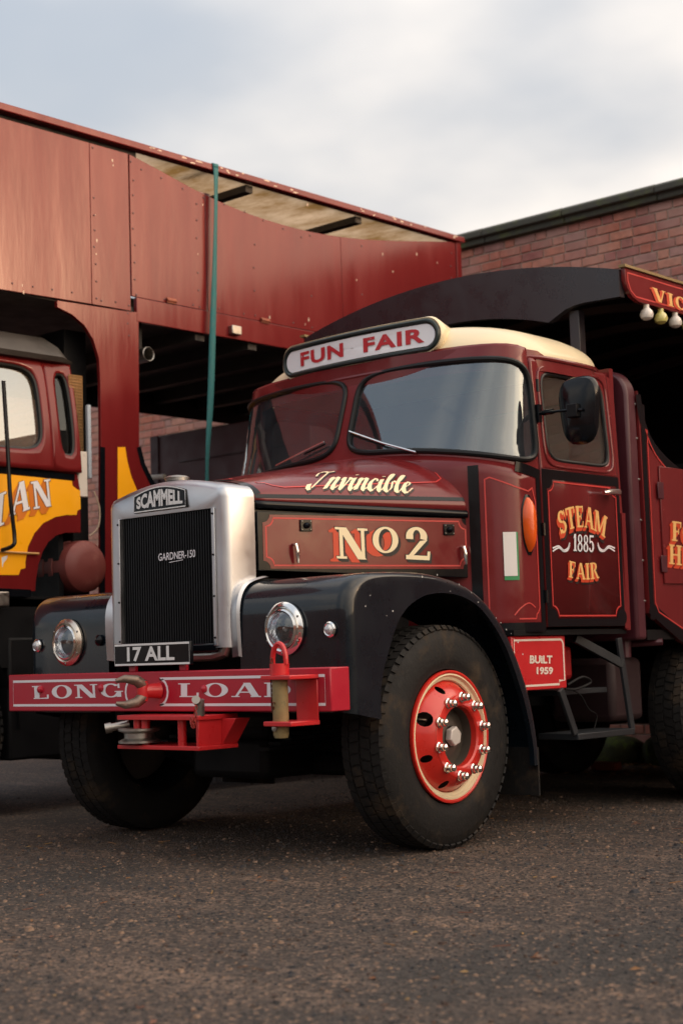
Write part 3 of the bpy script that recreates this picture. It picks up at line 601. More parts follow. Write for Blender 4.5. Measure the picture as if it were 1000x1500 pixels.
for sx in (-1, 1):
    x0 = sx * .352; c.box((min(x0, x0 - sx * -.0) if 0 else min(x0, x0 + sx * .022), .094, 1.03), (max(x0, x0 + sx * .022), .104, 1.715))
part(c, 'grille_frame', ALU, shell, bevel=.002)
c = MB()
for sx in (-1, 1):
    for k in range(4): c.lathe([(0, .006), (.004, .005), (.006, .001)], (sx * .363, .094, 1.07 + .205 * k), 1, 8, sgn=-1)
part(c, 'screw', BLACKM, shell)
# grille: separate vertical slats over a dark core
gr = MB(); gr.box((-.35, .15, 1.02), (.35, .17, 1.714)); grille = part(gr, 'grille', BLACKM, smooth=False, label='black grille of narrow vertical slats')
sl = MB(); sl.rings([[(-.0045, .15, z), (-.003, .118, z), (.003, .118, z), (.0045, .15, z)] for z in (1.03, 1.712)], cap=True)
SLM = mat('grille_black', (.008, .009, .011), .35, spec=.3)
s0 = part(sl, 'slat', SLM, grille, smooth=False); ns_ = 38
for k in range(ns_):
    x = -.342 + .684 * k / (ns_ - 1)
    o = s0 if k == 0 else s0.copy()
    if k: COL.objects.link(o); o.parent = grille
    o.location = (x, 0, 0)
V = sans_mesh('GARDNER-150', .012, .0); wv = V[0][:, 0].max(); c = MB(); f = frame3(U(233, 822, 1, .112), U(287, 816, 1, .112), U(233, 811, 1, .112), wv); put_sans(c, V, f, .004)
c.bar(U(248, 824, 1, .112), U(268, 820, 1, .112), .003, .003); part(c, 'engine_badge', WHITE, grille, smooth=False)
c = MB(); c.box((-.30, .105, 1.0), (.36, .135, 1.045)); part(c, 'lower_valance', BLACK, shell, bevel=.01)
c = MB(); c.rings([[(.36 + .09 * sin(t) * s_, .13 + .0 * t, .985 + .075 - .075 * cos(t)) for t in np.linspace(0, pi / 2, 8)] for s_ in (1,)] + [[(.1, .13, .985)] * 8], closed=False); 
c = MB(); c.tube([(.05, .15, .985), (.3, .15, .985), (.38, .15, 1.0), (.405, .15, 1.05)], .032, 10); part(c, 'radiator_hose', STEEL, shell)
# maker's badge
def badge_poly(g, n=16):
    hw, zb, hh = .196 + g, 1.742 - g, .10 + 2 * g; P = [(-hw, zb), (hw, zb)]
    return P + [(hw * (1 - 2 * k / n), zb + hh * .78 + (.035) * (1 - (1 - 2 * k / n) ** 2)) for k in range(n + 1)]
c = MB(); c.prism(badge_poly(.008), lambda u, v, d: (u - .03, .1 - d, v), -.01, .006); badge = part(c, 'maker_badge', BLACK, bevel=.003, label='curved black badge reading SCAMMELL')
c = MB(); bp_ = [(u - .03, .0925, v) for u, v in badge_poly(.002)]; ribbon(c, bp_, (0, -1, 0), .006, True)
V = sans_mesh('SCAMMELL', .045); wv = V[0][:, 0].max()
def bend(u, v, d=0.):
    s_ = u / wv * 2 - 1; top = 1.812 + .032 * (1 - s_ * s_); zb = 1.755; return (-.03 + s_ * .178, .0925 - d, zb + (top - zb) * v)
put_sans(c, V, bend, .0005); part(c, 'lettering', mat('plate_silver', (.72, .72, .72), .4), badge, smooth=False)
# cap
c = MB(); cc = np.array((-.02, .21, 1.88)); c.lathe([(0, .03), (.012, .03), (.012, .06), (.028, .066), (.038, .05), (.043, .018), (.0435, .001)], cc, 2, 28); part(c, 'radiator_cap', STEEL, label='weathered round filler cap')
# ---- bonnet
def bon_w(y): return .452 + (.872 - .452) * (y - .3) / 1.24
def bon_top(y, s):                           # s in -1..1 across
    f = (y - .3) / 1.24; wv_ = bon_w(y); ze = 1.752 - .03 * f; H = .13 + .255 * f
    return (s * wv_, y, ze + H * (1 - abs(s) ** (2.9 - .5 * f)) ** (1 / 1.9))
SS = [math.copysign(1 - (1 - abs(t)) ** 1.6, t) for t in np.linspace(-1, 1, 49)]
c = MB(); c.grid(lambda s, y: bon_top(y, s), SS, np.linspace(.305, 1.56, 24))
bonnet = part(c, 'bonnet', MAROON, solid=.004, angle=60, label='maroon bonnet top lettered Invincible')
def nrm_bon(y, s):
    e_ = 1e-3; a = np.array(bon_top(y + e_, s)) - np.array(bon_top(y - e_, s)); b = np.array(bon_top(y, min(s + e_, .9999))) - np.array(bon_top(y, s - e_)); n_ = np.cross(b, a); return n_ / np.linalg.norm(n_)
def bonpt(y, s, d=.003):
    n_ = nrm_bon(y, s); n_ = n_ if n_[2] > 0 else -n_; return np.array(bon_top(y, s)) + n_ * d
def on_bonnet(px, py):                       # pixel -> (y, s) on the bonnet top
    best = None
    for yy in np.linspace(.3, 1.6, 131):
        for s_ in np.linspace(0, .999, 101):
            q = proj(bon_top(yy, s_)); e_ = (q[0] - px) ** 2 + (q[1] - py) ** 2
            if best is None or e_ < best[0]: best = (e_, yy, s_)
    return best[1], best[2]
blk = MB(); red_ = MB()                      # black border and red line near the edge
for sx in (1, -1):
    e1 = [(yy, sx * .985) for yy in np.linspace(.31, 1.55, 26)]; ribbon(blk, [bonpt(y, s, .0015) for y, s in e1], [nrm_bon(y, s) for y, s in e1], .022)
    e2 = [(.44 + .06 * sin(t), sx * (.86 - .10 * (1 - cos(t)))) for t in np.linspace(pi / 2, 0, 5)]
    loop = [(.40, sx * .35), (.40, sx * .78), (.43, sx * .80), (.45, sx * .865)] + [(yy, sx * .905) for yy in np.linspace(.5, 1.4, 16)] + [(1.45, sx * .88), (1.47, sx * .80), (1.5, sx * .77), (1.5, sx * .6)]
    ribbon(red_, [bonpt(y, s, .003) for y, s in loop], [nrm_bon(y, s) for y, s in loop], .009)
for yy, wd_ in ((.325, .05), (1.545, .03)):
    e1 = [(yy, s) for s in np.linspace(-.97, .97, 40)]; ribbon(blk, [bonpt(y, s, .0012) for y, s in e1], [nrm_bon(y, s) for y, s in e1], wd_)
lip = MB()
for sx in (-1, 1): lip.grid(lambda k, y: (sx * (bon_w(y) + (.0, .006, .004)[k]), y, bon_top(y, sx)[2] - (-.004, .012, .035)[k]), [0, 1, 2], np.linspace(.305, 1.56, 24))
part(lip, 'bonnet_edge', BLACK, bonnet, solid=.004)
bs_ = [tuple(np.array(bon_top(1.565, s_)) + np.array((.012 * s_, 0, .006))) for s_ in np.linspace(.999, -.999, 60)]
seal_ = MB(); seal_.tube(bs_, .022, 8); part(seal_, 'bonnet_seal', SEAL)
part(blk, 'painted_border', BLACK, bonnet); part(red_, 'coach_line', LINE, bonnet)
SCRIPT = {'I': (.95, [[(-.30, .32), (-.22, .02), (.02, .02), (.2, .55), (.42, 1.75)], [(-.28, 1.15), (-.3, 1.6), (.05, 1.82), (.45, 1.75), (.85, 1.9)]]),
          'n': (.92, [[(.0, .75), (.14, 1.0), (.16, .7), (.06, 0)], [(.1, .3), (.35, .92), (.55, 1.0), (.6, .75), (.54, .2), (.66, 0), (.9, .25)]]),
          'v': (.78, [[(.0, .75), (.14, 1.0), (.2, .7), (.24, .02), (.42, .25), (.6, .8), (.56, 1.0), (.78, .8)]]),
          'i': (.5, [[(.0, .6), (.16, 1.0), (.1, .3), (.18, 0), (.34, .06), (.52, .35)], [(.18, 1.42), (.22, 1.36)]]),
          'c': (.68, [[(.52, .75), (.46, .98), (.28, .98), (.08, .6), (.1, .15), (.28, 0), (.48, .1), (.7, .4)]]),
          'b': (.8, [[(.0, .4), (.3, 1.2), (.42, 1.8), (.32, 1.9), (.18, 1.4), (.08, .5), (.12, .08), (.3, 0), (.52, .25), (.5, .8), (.62, .9), (.8, .8)]]),
          'l': (.55, [[(.0, .4), (.3, 1.2), (.42, 1.8), (.32, 1.9), (.18, 1.4), (.08, .5), (.12, .08), (.26, 0), (.42, .12), (.56, .4)]]),
          'e': (.7, [[(.05, .42), (.3, .55), (.46, .8), (.36, 1.0), (.18, .88), (.08, .45), (.14, .1), (.3, 0), (.52, .1), (.72, .4)]])}
strokes = []; xx = .35
for ch in 'Invincible':
    w_, S_ = SCRIPT[ch]; strokes += [[(xx + a + .28 * b, b) for a, b in st] for st in S_]; xx += w_
yb0, sb0 = on_bonnet(447, 716); yb1, sb1 = on_bonnet(611, 722); yt0, st0 = on_bonnet(460, 692); yt1, st1 = on_bonnet(606, 700)
def bmap(u, v, d):
    f = (u - .0) / (xx + .5); g_ = v / 1.9
    y = (yb0 + (yb1 - yb0) * f) * (1 - g_) + (yt0 + (yt1 - yt0) * f) * g_; s = (sb0 + (sb1 - sb0) * f) * (1 - g_) + (st0 + (st1 - st0) * f) * g_
    return bonpt(y, max(0, min(.999, s)), d)
lw_ = MB(); sh_ = MB()
for si, st in enumerate(strokes):
    pts = catmull(st, 7); k = len(pts)
    for mb_, off, dx, dy, g_ in ((sh_, .0022, .10, -.10, .05), (lw_, .0034, 0, 0, 0.)):
        o = len(mb_.v)
        for i in range(k):
            t = pts[min(i + 1, k - 1)] - pts[max(i - 1, 0)]; t = t / (np.linalg.norm(t) + 1e-9); wdt = .085 + .20 * max(0, -t[1] * .9 + .12 * t[0]) + .08 * abs(t[1]) + g_
            if len(st) == 2: wdt = .26 + g_
            nn = np.array([1, .25]) if abs(t[1]) > .5 else np.array([-t[1], t[0]]); nn = nn / np.linalg.norm(nn)
            for sg in (-1, 1): q = pts[i] + nn * wdt / 2 * sg; mb_.v.append(tuple(bmap(q[0] + dx, q[1] + dy, off + si * 3e-5)))
        mb_.f += [(o + 2 * i, o + 2 * i + 1, o + 2 * i + 3, o + 2 * i + 2) for i in range(k - 1)]
part(sh_, 'letter_shade', BLACK_SH, bonnet, smooth=False); part(lw_, 'lettering', LETTER, bonnet, smooth=False, label='cream script lettering Invincible')
# ---- bonnet side panels (lower, hinged)
def side_panel(sx):
    P0 = np.array((sx * .458, .31, 0)); P1 = np.array((sx * .868, 1.55, 0)); ex = (P1 - P0); ln = np.linalg.norm(ex); ex /= ln; n_ = np.array((ex[1], -ex[0], 0)) * sx; n_ = n_ if n_[0] * sx > 0 else -n_
    F = lambda u, v, d=0.: P0 + ex * u + np.array((0, 0, v)) + n_ * d
    c = MB(); c.prism([(0, 1.40), (ln, 1.36), (ln, 1.685), (0, 1.70)], F, -.02, 0.); pan = part(c, 'bonnet_side', BLACK, bevel=.004, label='maroon bonnet side panel with red lining')
    c = MB(); poly = [(.03 + a, 1.409 + b) for a, b in notched(ln - .06, .274, .04)]; c.prism(poly, F, -.001, .002); part(c, 'painted_field', MAROON, pan, smooth=False)
    c = MB(); poly = [(.048 + a, 1.426 + b) for a, b in notched(ln - .096, .24, .042)]; ribbon(c, [F(a, b, .0028) for a, b in poly], n_, .008, True); part(c, 'coach_line', LINE, pan)
    c = MB(); c.prism([(0, 1.60), (ln, 1.58), (ln, 1.735), (0, 1.755)], F, -.09, -.05); part(c, 'bonnet_rail', BLACK, pan)
    if sx > 0:
        pl = lambda px, py: UP(px, py, F(0, 0), n_)
        c = MB(); c2 = MB(); c3 = MB()
        for px in (447, 656):
            q = pl(px, 770 if px < 500 else 776); u_ = np.dot(q - P0, ex); v_ = q[2]
            c.prism([(u_ - .034, v_ - .03), (u_ + .034, v_ - .03), (u_ + .034, v_ + .03), (u_ - .034, v_ + .03)], F, 0, .012)
            c2.lathe([(0, .016), (.012, .016), (.022, .009), (.023, .001)], F(u_, v_, .012), 0, 12)
            for a in (-1, 1):
                for b in (-1, 1): c3.lathe([(0, .005), (.004, .004), (.005, .001)], F(u_ + a * .025, v_ + b * .021, .012), 0, 6)
        part(c, 'catch_plate', BLACK, pan, bevel=.003); part(c2, 'catch_knob', BLACK, pan); part(c3, 'rivets', STEEL, pan)
        for px, py in ((431, 812), (676, 815)):
            q = pl(px, py); u_ = np.dot(q - P0, ex); v_ = q[2]; c = MB(); c.tube([F(u_ - .006, v_ + .05, .006), F(u_ - .004, v_ + .048, .03), F(u_, v_ + .01, .036), F(u_ + .006, v_ - .045, .03)], [.008, .011, .012, .007], 8); part(c, 'handle', CHROME, pan)
        wd, P = serif_polys('N', .02); f1 = frame3(pl(492, 818), pl(539, 820), pl(490, 772), .95)
        w2, P2 = serif_polys('o'); f2 = frame3(pl(544, 822), pl(583, 823), pl(544, 771), .62)
        w3, P3 = serif_polys('2'); f3 = frame3(pl(592, 819), pl(629, 821), pl(592, 771), .74)
        a, b, d = MB(), MB(), MB()
        for f_, P_, sc in ((f1, P, 1), (f2, P2, 1), (f3, P3, 1)):
            put_serif(a, P_, f_, .0054)
            put_serif(b, P_, f_, .0044, .025, -.03); put_serif(b, P_, f_, .0044, .06, -.09); put_serif(b, P_, f_, .0045, .04, -.06); put_serif(b, P_, f_, .0043, -.02, .02)
            if f_ is not f3:
                for k in range(4): put_serif(d, P_, f_, .0034 + k * .0002, -.05 - .045 * k, -.015 - .03 * k)
        part(b, 'letter_outline', BLACK_SH, pan, smooth=False); part(d, 'letter_shade', ORANGE_SH, pan, smooth=False); part(a, 'lettering', LETTER, pan, smooth=False, label='cream No2 with orange and black shading')
for sx in (1, -1): side_panel(sx)
# ---- front wings
def wing(sx):
    hx = 1.205
    outer = [(.135, .70), (.13, .80), (.13, .95), (.13, 1.12), (.133, 1.2), (.147, 1.26), (.18, 1.307), (.23, 1.334), (.30, 1.347), (.40, 1.353), (.55, 1.357), (.70, 1.356), (.85, 1.343), (1.0, 1.313), (1.12, 1.267), (1.23, 1.20), (1.335, 1.105), (1.42, 1.0), (1.5, .87), (1.56, .73), (1.60, .58), (1.615, .45), (1.615, .36)]
    inn = [(.35, .66), (.352, .78), (.375, .88), (.42, .98), (.46, 1.06), (.50, 1.12), (.54, 1.16), (.58, 1.19), (.63, 1.215), (.70, 1.24), (.78, 1.252), (.86, 1.255), (.95, 1.248), (1.04, 1.228), (1.13, 1.19), (1.21, 1.133), (1.295, 1.05), (1.365, .96), (1.435, .83), (1.49, .71), (1.535, .57), (1.56, .45), (1.562, .36)]
    outer = catmull(outer, 3); inn = catmull(inn, 3)
    rows = []; ix = .47
    for (a, b) in zip(outer, inn):
        d = b - a; ln = np.linalg.norm(d); d = d / ln; r = min(.07, ln * .6); row = []
        xi = ix + .03 if a[0] < .3 else ix
        fl = min(1, max(0, (a[0] - 1.2) / .3)); xin = xi + .42 * fl
        for k in range(5): row.append((sx * (xin + (hx - r - xin) * k / 4), a[0], a[1]))
        for k in range(1, 6):
            t = pi / 2 * k / 5; q = a + d * r * (1 - cos(t)); row.append((sx * (hx - r + r * sin(t)), q[0], q[1]))
        for k in range(1, 4): q = a + d * (r + (ln - r) * k / 3); row.append((sx * hx, q[0], q[1]))
        q = a + d * (ln + .0); row.append((sx * (hx - .03), q[0], q[1]))
        rows.append(row)
    c = MB(); c.rings(rows, closed=False); o = part(c, 'wing', WINGBLK, angle=70, label='glossy black front wing'); o.data.shade_smooth()
    # inner splash panel and aluminium edge strip by the radiator
    c = MB(); c.add([(sx * .48, .16, .7), (sx * .48, 1.5, .7), (sx * .5, 1.5, 1.36), (sx * .47, .3, 1.36), (sx * .47, .16, 1.3)], [(0, 1, 2, 3, 4)]); part(c, 'splash_panel', BLACKM, o)
    c = MB(); st = [(.13, .97), (.122, 1.12), (.125, 1.22), (.15, 1.29), (.20, 1.335), (.29, 1.36), (.33, 1.365)]
    c.rings([[(sx * .445, y, z), (sx * .50, y - .012, z + .006), (sx * .512, y, z), (sx * .5, y + .01, z)] for y, z in [tuple(q) for q in catmull(st, 4)]], cap=True); part(c, 'edge_strip', ALU, o)
    c = MB(); c.box((min(sx * .75, sx * 1.2), 1.60, .2), (max(sx * .75, sx * 1.2), 1.612, .45)); part(c, 'mud_flap', RUBBER, o)
    return o
wings = {sx: wing(sx) for sx in (1, -1)}
chp = MB()
for px, py in ((659, 866), (672, 856), (700, 882), (726, 905), (733, 912), (741, 922), (748, 928), (758, 941), (765, 958), (542, 872), (535, 888), (566, 902), (575, 895), (778, 1003), (618, 845), (640, 842), (690, 868), (752, 936)):
    q = U(px, py, 0, 1.206); w_ = rng.uniform(.003, .008); chp.add([(1.2065, q[1] + w_ * rng.uniform(.4, 1.2) * cos(t), q[2] + w_ * rng.uniform(.4, 1.2) * sin(t)) for t in np.linspace(0, 2 * pi, 7)[:-1]], [tuple(range(6))])
part(chp, 'stone_chips', mat('chip_primer', (.45, .45, .45), .7), wings[1], smooth=False)['kind'] = 'stuff'
# ---- lamps
def headlight(px, py, sx):
    q = U(px, py, 1, .125); c0 = (q[0], .125, q[2]); hl = MB()
    hl.lathe([(.0, .128), (.012, .128), (.02, .120), (.026, .108), (.022, .100), (.012, .097)], c0, 1, 40, sgn=-1); h = part(hl, 'headlight', CHROME if sx > 0 else RUSTCHROME, label='round chrome-rimmed headlight')
    b = MB(); b.lathe([(.012, .098), (.03, .094), (.034, .086), (.026, .083)], c0, 1, 40, sgn=-1); part(b, 'inner_rim', CHROME, h)
    b = MB(); b.lathe([(.026, .083), (.0, .075), (-.03, .05), (-.045, .02), (-.047, .001)], c0, 1, 32, sgn=-1); part(b, 'reflector', mat('lamp_reflector', (.62, .66, .70), .16, 1., var=.25, scale=22, bump=.5, bscale=45, stretch=(5, 1, .8)), h); b = MB(); b.lathe([(-.03, .012), (.0, .014), (.012, .008), (.014, .001)], c0, 1, 12, sgn=-1); part(b, 'bulb', STEEL, h)
    b = MB(); b.lathe([(.027, .083), (.042, .07), (.053, .045), (.058, .02), (.059, .001)], c0, 1, 32, sgn=-1)
    lm = mat('fluted_lens', (.55, .58, .62), .18, .5, var=.35, scale=30, bump=.7, bscale=55, stretch=(4, 1, .6)); part(b, 'lens', LENS, h)
    b = MB()
    for k in range(6): t = 2 * pi * k / 6 + .5; b.lathe([(.018, .007), (.024, .006), (.026, .001)], (c0[0] + .115 * cos(t), c0[1], c0[2] + .115 * sin(t)), 1, 8, sgn=-1)
    part(b, 'rim_screw', STEEL, h)
headlight(418, 921, 1); headlight(101, 941, -1)
def sidelight(px, py):
    q = U(px, py, 1, .125); c0 = (q[0], .125, q[2]); s_ = MB(); s_.lathe([(0, .037), (.008, .037), (.014, .030), (.012, .026)], c0, 1, 24, sgn=-1); s_ = part(s_, 'side_light', CHROME)
    b = MB(); b.lathe([(.012, .026), (.024, .018), (.03, .001)], c0, 1, 20, sgn=-1); part(b, 'lens', mat('fluted_lens', ()), s_)
sidelight(484, 922); sidelight(56, 946)
c = MB(); q = U(147, 938, 1, .128); c.lathe([(0, .03), (.01, .03), (.02, .018), (.03, .001)], (q[0], .125, q[2]), 1, 16, sgn=-1); part(c, 'blanking_cap', BLACK)
# ---- cab
CN = 2.9
def cab_a(z): return 1.10 - max(0, z - 1.95) * .075
def cab_b(z): return .45 - .33 * max(0, z - 2.0)
_t = np.linspace(0, pi / 2, 400); _x = 1.1 * np.sin(_t) ** (2 / CN); _y = -.45 * np.cos(_t) ** (2 / CN)
_l = np.concatenate([[0], np.cumsum(np.hypot(np.diff(_x), np.diff(_y)))]); _l /= _l[-1]
def cab_S(u, z, sx=1, d=0.):                 # u: 0 centre .. 1 door hinge; z height; d outward
    t = float(np.interp(u, _l, _t)); a, b = cab_a(z), cab_b(z)
    p = np.array((sx * a * max(1e-9, sin(t)) ** (2 / CN), 1.87 - b * max(1e-9, cos(t)) ** (2 / CN), z))
    if d:
        n_ = np.array((sx * sin(t) ** 1.2 / a, -max(1e-9, cos(t)) ** 1.2 / b, .25 if z > 2 else 0)); p = p + n_ / np.linalg.norm(n_) * d
    return p
def ws_lo(u): return 2.125 - .03 * u - .19 * max(0, u - .25) ** 1.6
def ws_hi(u): return 2.612 - .055 * u ** 3
def WS(u, v, sx=1, d=0.): return cab_S(u, ws_lo(u) + (ws_hi(u) - ws_lo(u)) * v, sx, d)
WH = (.515, .47, .475, .50, 6.)                # windscreen opening in (u, v)
cab_front = MB()
for sx in (1, -1):
    panel_hole(cab_front, lambda u, v: WS(u, v, sx), (0, -.09, 1, 1.14), WH, 72, 6)
    for u0, u1 in ((0., 1.),):
        cab_front.grid(lambda u, f: cab_S(u, 1.06 + (ws_lo(u) - .09 * (ws_hi(u) - ws_lo(u)) - 1.06) * f, sx), np.linspace(0, 1, 40), np.linspace(0, 1, 14))
cab = part(cab_front, 'cab_front', MAROON, solid=.012, angle=50, label='maroon cab front with curved corners')
for sx in (1, -1):
    fn = lambda u, v: WS(u, v, sx, .002)
    g_ = MB(); glass_fill(g_, lambda u, v: WS(u, v, sx, -.004), WH, .008); pane = part(g_, 'windscreen_pane', GLASS, label='curved windscreen pane')
    s_ = MB(); closed_tube(s_, hole_loop(lambda u, v: WS(u, v, sx, .004), WH, 110, .004), .016); part(s_, 'rubber_seal', SEAL, pane)
# black scuttle corner strips, lining on the quarter panels
def on_cab(px, py):
    best = None
    for u in np.linspace(.6, 1, 161):
        for z in np.linspace(1.06, 2.1, 105):
            q = proj(cab_S(u, z)); e_ = (q[0] - px) ** 2 + (q[1] - py) ** 2
            if best is None or e_ < best[0]: best = (e_, u, z)
    return best[1], best[2]
UST = on_cab(697, 800)[0]; ULN = on_cab(713, 800)[0]; print('u strip', UST, ULN)
for sx in (1, -1):
    c = MB()
    for u0, wdt in ((UST, .06), (.985, .036)):
        zs_ = np.linspace(1.07, min(1.97, ws_lo(u0) - .06), 24); ribbon(c, [cab_S(u0, z, sx, .003) for z in zs_], [cab_S(u0, 1.5, sx, 1) - cab_S(u0, 1.5, sx, .0)] * 24, wdt)
    us = np.linspace(UST, 1, 24); pts = [cab_S(u, 1.085, sx, .003) for u in us]; ribbon(c, pts, [cab_S(u, 1.085, sx, 1) - cab_S(u, 1.085, sx) for u in us], .05)
    us = np.linspace(.86, 1, 24); pts = [cab_S(u, ws_lo(u) - .045 - .01 * u, sx, .0035) for u in us]; ribbon(c, pts, [cab_S(u, 1.9, sx, 1) - cab_S(u, 1.9, sx) for u in us], .055)
    part(c, 'painted_border', BLACK, cab)
    c = MB(); lp = [(ULN, 1.135), (ULN, 1.5), (ULN, 1.89), (ULN + .02, 1.90), (.86, 1.845), (.92, 1.825), (.945, 1.845), (.953, 1.80), (.962, 1.77), (.962, 1.5), (.962, 1.19), (.952, 1.165), (.942, 1.155), (.938, 1.13), (.86, 1.13)]
    lp = [lp[0]] + [x_ for i in range(len(lp) - 1) for x_ in [(lp[i][0] + (lp[i + 1][0] - lp[i][0]) * k / 4, lp[i][1] + (lp[i + 1][1] - lp[i][1]) * k / 4) for k in (1, 2, 3, 4)]]
    ribbon(c, [cab_S(u, z, sx, .003) for u, z in lp], [cab_S(u, z, sx, 1) - cab_S(u, z, sx) for u, z in lp], .008, True)
    sw = catmull([(.83, 1.15), (.86, 1.19), (.90, 1.215), (.935, 1.19)], 5); ribbon(c, [cab_S(u, z, sx, .003) for u, z in sw], [cab_S(u, z, sx, 1) - cab_S(u, z, sx) for u, z in sw], .007)
    part(c, 'coach_line', LINE, cab)
def on_cab(px, py):
    best = None
    for u in np.linspace(.6, 1, 161):
        for z in np.linspace(1.06, 2.1, 105):
            q = proj(cab_S(u, z)); e_ = (q[0] - px) ** 2 + (q[1] - py) ** 2
            if best is None or e_ < best[0]: best = (e_, u, z)
    return best[1], best[2]
u0, z0_ = on_cab(736, 780); u1, z1_ = on_cab(760, 850)
c = MB(); c.grid(lambda u, z: cab_S(u, z, 1, .0045), np.linspace(u0, u1, 4), [z1_, z0_]); part(c, 'notice_backing', mat('green_card', (.03, .25, .09), .5), cab)
c = MB(); c.grid(lambda u, z: cab_S(u, z, 1, .006), np.linspace(u0, u1 - .008, 4), [z1_ + .022, z0_]); part(c, 'paper_notice', mat('paper_white', (.72, .69, .68), .6, var=.05), cab)
ua, za_ = on_cab(773, 770); pc = cab_S(ua, za_, 1, .0); nv = cab_S(ua, za_, 1, 1) - pc; tv = np.cross((0, 0, 1), nv)
def amb(g, h):
    mb = MB(); rs = []
    for k in range(13):
        f = k / 12; v = -1 + 2 * f; ww = .042 * (1 - abs(v) ** 3 * .75) * (1 + .12 * v) * g + .002; rs.append([pc + np.array((0, 0, .148 * v * g)) + tv * ww * cos(t) + nv * (h * (1 - .8 * abs(v) ** 4)) * sin(t) for t in np.linspace(0, pi, 10)])
    return mb.rings(rs, closed=False, cap=False)
lamp = part(amb(1.12, .012), 'indicator_lamp', BLACK, label='tall amber indicator lamp on black base'); part(amb(1., .05), 'amber_lens', AMBER, lamp)
# doors
DY0, DY1 = 1.885, 2.672
def DS(y, z, sx=1, d=0.): return np.array((sx * (cab_a(z) + .004 + d), y, z))
def door(sx):
    c = MB(); panel_hole(c, lambda y, z: DS(y, z, sx), (DY0, 1.96, DY1, 2.585), (2.285, 2.265, .318, .255, 7), 60, 5)
    c.grid(lambda y, z: DS(y, z, sx), [DY0, DY1], [1.085, 1.96])
    d = part(c, 'door', MAROON, solid=.03, label='maroon cab door lettered STEAM 1885 FAIR' if sx > 0 else 'maroon cab door on the far side')
    c = MB(); glass_fill(c, lambda y, z: DS(y, z, sx, -.02), (2.285, 2.265, .318, .255, 7), .01); part(c, 'side_window', GLASS2, d)
    c = MB(); closed_tube(c, hole_loop(lambda y, z: DS(y, z, sx, -.006), (2.285, 2.265, .318, .255, 7), 90, -.004), .012); part(c, 'window_seal', SEAL, d)
    c = MB(); closed_tube(c, hole_loop(lambda y, z: DS(y, z, sx, .002), (2.285, 2.265, .35, .287, 8), 90, 0), .008); part(c, 'window_moulding', MAROON, d)
    nx = (sx, 0, 0)
    c = MB(); ribbon(c, [DS(y, 1.93, sx, .002) for y in (DY0, DY1)], nx, .055); ribbon(c, [DS(DY0 + .022, z, sx, .0022) for z in (1.09, 1.93)], nx, .044); ribbon(c, [DS(DY1 - .013, z, sx, .0022) for z in (1.09, 1.93)], nx, .026); ribbon(c, [DS(y, 1.108, sx, .0024) for y in (DY0, DY1)], nx, .045)
    for cy, cz in ((DY0 + .05, 1.9), (DY0 + .05, 1.135), (DY1 - .03, 1.135)):
        c.add([DS(cy + .05 * cos(2 * pi * k / 20), cz + .05 * sin(2 * pi * k / 20), sx, .0028) for k in range(20)], [tuple(range(20))])
    part(c, 'painted_border', BLACK, d)
    c = MB(); poly = [(DY0 + .055 + a, 1.145 + b) for a, b in notched(DY1 - DY0 - .095, .745, .055)]; ribbon(c, [DS(a, b, sx, .0036) for a, b in poly], nx, .0085, True); part(c, 'coach_line', LINE, d)
    hq = (DY1 - .06, 1.83) if sx < 0 else tuple(U(893, 722, 0, 1.13)[1:])
    c = MB(); x_ = sx * 1.104; c.tube([(x_, hq[0], hq[1]), (sx * 1.15, hq[0], hq[1])], .014, 10); c.tube([(sx * 1.15, hq[0] - .10, hq[1] - .006), (sx * 1.158, hq[0] - .04, hq[1]), (sx * 1.155, hq[0] + .05, hq[1] + .004)], [.012, .018, .02], 10); part(c, 'handle', CHROME, d)
    c = MB()
    for z in (1.25, 1.62, 2.42): c.tube([(sx * 1.11, DY0 - .008, z - .035), (sx * 1.11, DY0 - .008, z + .035)], .010, 8)
    part(c, 'hinge', BLACK, d)
    return d
doorR = door(1); door(-1)
def dtext(word, cx, base, hgt, wid, arc, parent):
    wd, P = serif_polys(word, .05)
    def f(u, v, d=0.):
        s = u / wd * 2 - 1; y = cx + s * wid / 2; z = base + v * hgt - arc * s * s; return DS(y + arc * 1.2 * s * (v - .5) * .6, z, 1, .004 + d)
    a, b, c = MB(), MB(), MB()
    put_serif(a, P, f, .0032)
    for k in range(4): put_serif(b, P, f, .0018 + k * .0002, -.03 - .045 * k, -.04 - .045 * k)
    for k in range(2): put_serif(c, P, f, .0008 + .0002 * k, -.10 - .08 * k + .12, -.24 - .05 * k)
    part(c, 'letter_shadow', BLACK_SH, parent, smooth=False); part(b, 'letter_shade', ORANGE_SH, parent, smooth=False); part(a, 'lettering', GOLD, parent, smooth=False, label='gold ' + word + ' lettering with red shade')
ql, qr = U(817, 766, 0, 1.11), U(887, 766, 0, 1.11); qt, qb = U(850, 741, 0, 1.11), U(850, 772, 0, 1.11)
dtext('STEAM', (ql[1] + qr[1]) / 2, qb[2], qt[2] - qb[2], qr[1] - ql[1], .055, doorR)
ql, qr = U(833, 850, 0, 1.11), U(876, 850, 0, 1.11); qt, qb = U(855, 825, 0, 1.11), U(855, 849, 0, 1.11)
dtext('FAIR', (ql[1] + qr[1]) / 2, qb[2], qt[2] - qb[2], qr[1] - ql[1], -.012, doorR)
wd, P = serif_polys('1885', .04); a, b = MB(), MB(); f = frame3(U(838, 807, 0, 1.108), U(869, 809, 0, 1.108), U(838, 782, 0, 1.108), wd); put_serif(a, P, f, .003); put_serif(b, P, f, .0015, .07, -.05)
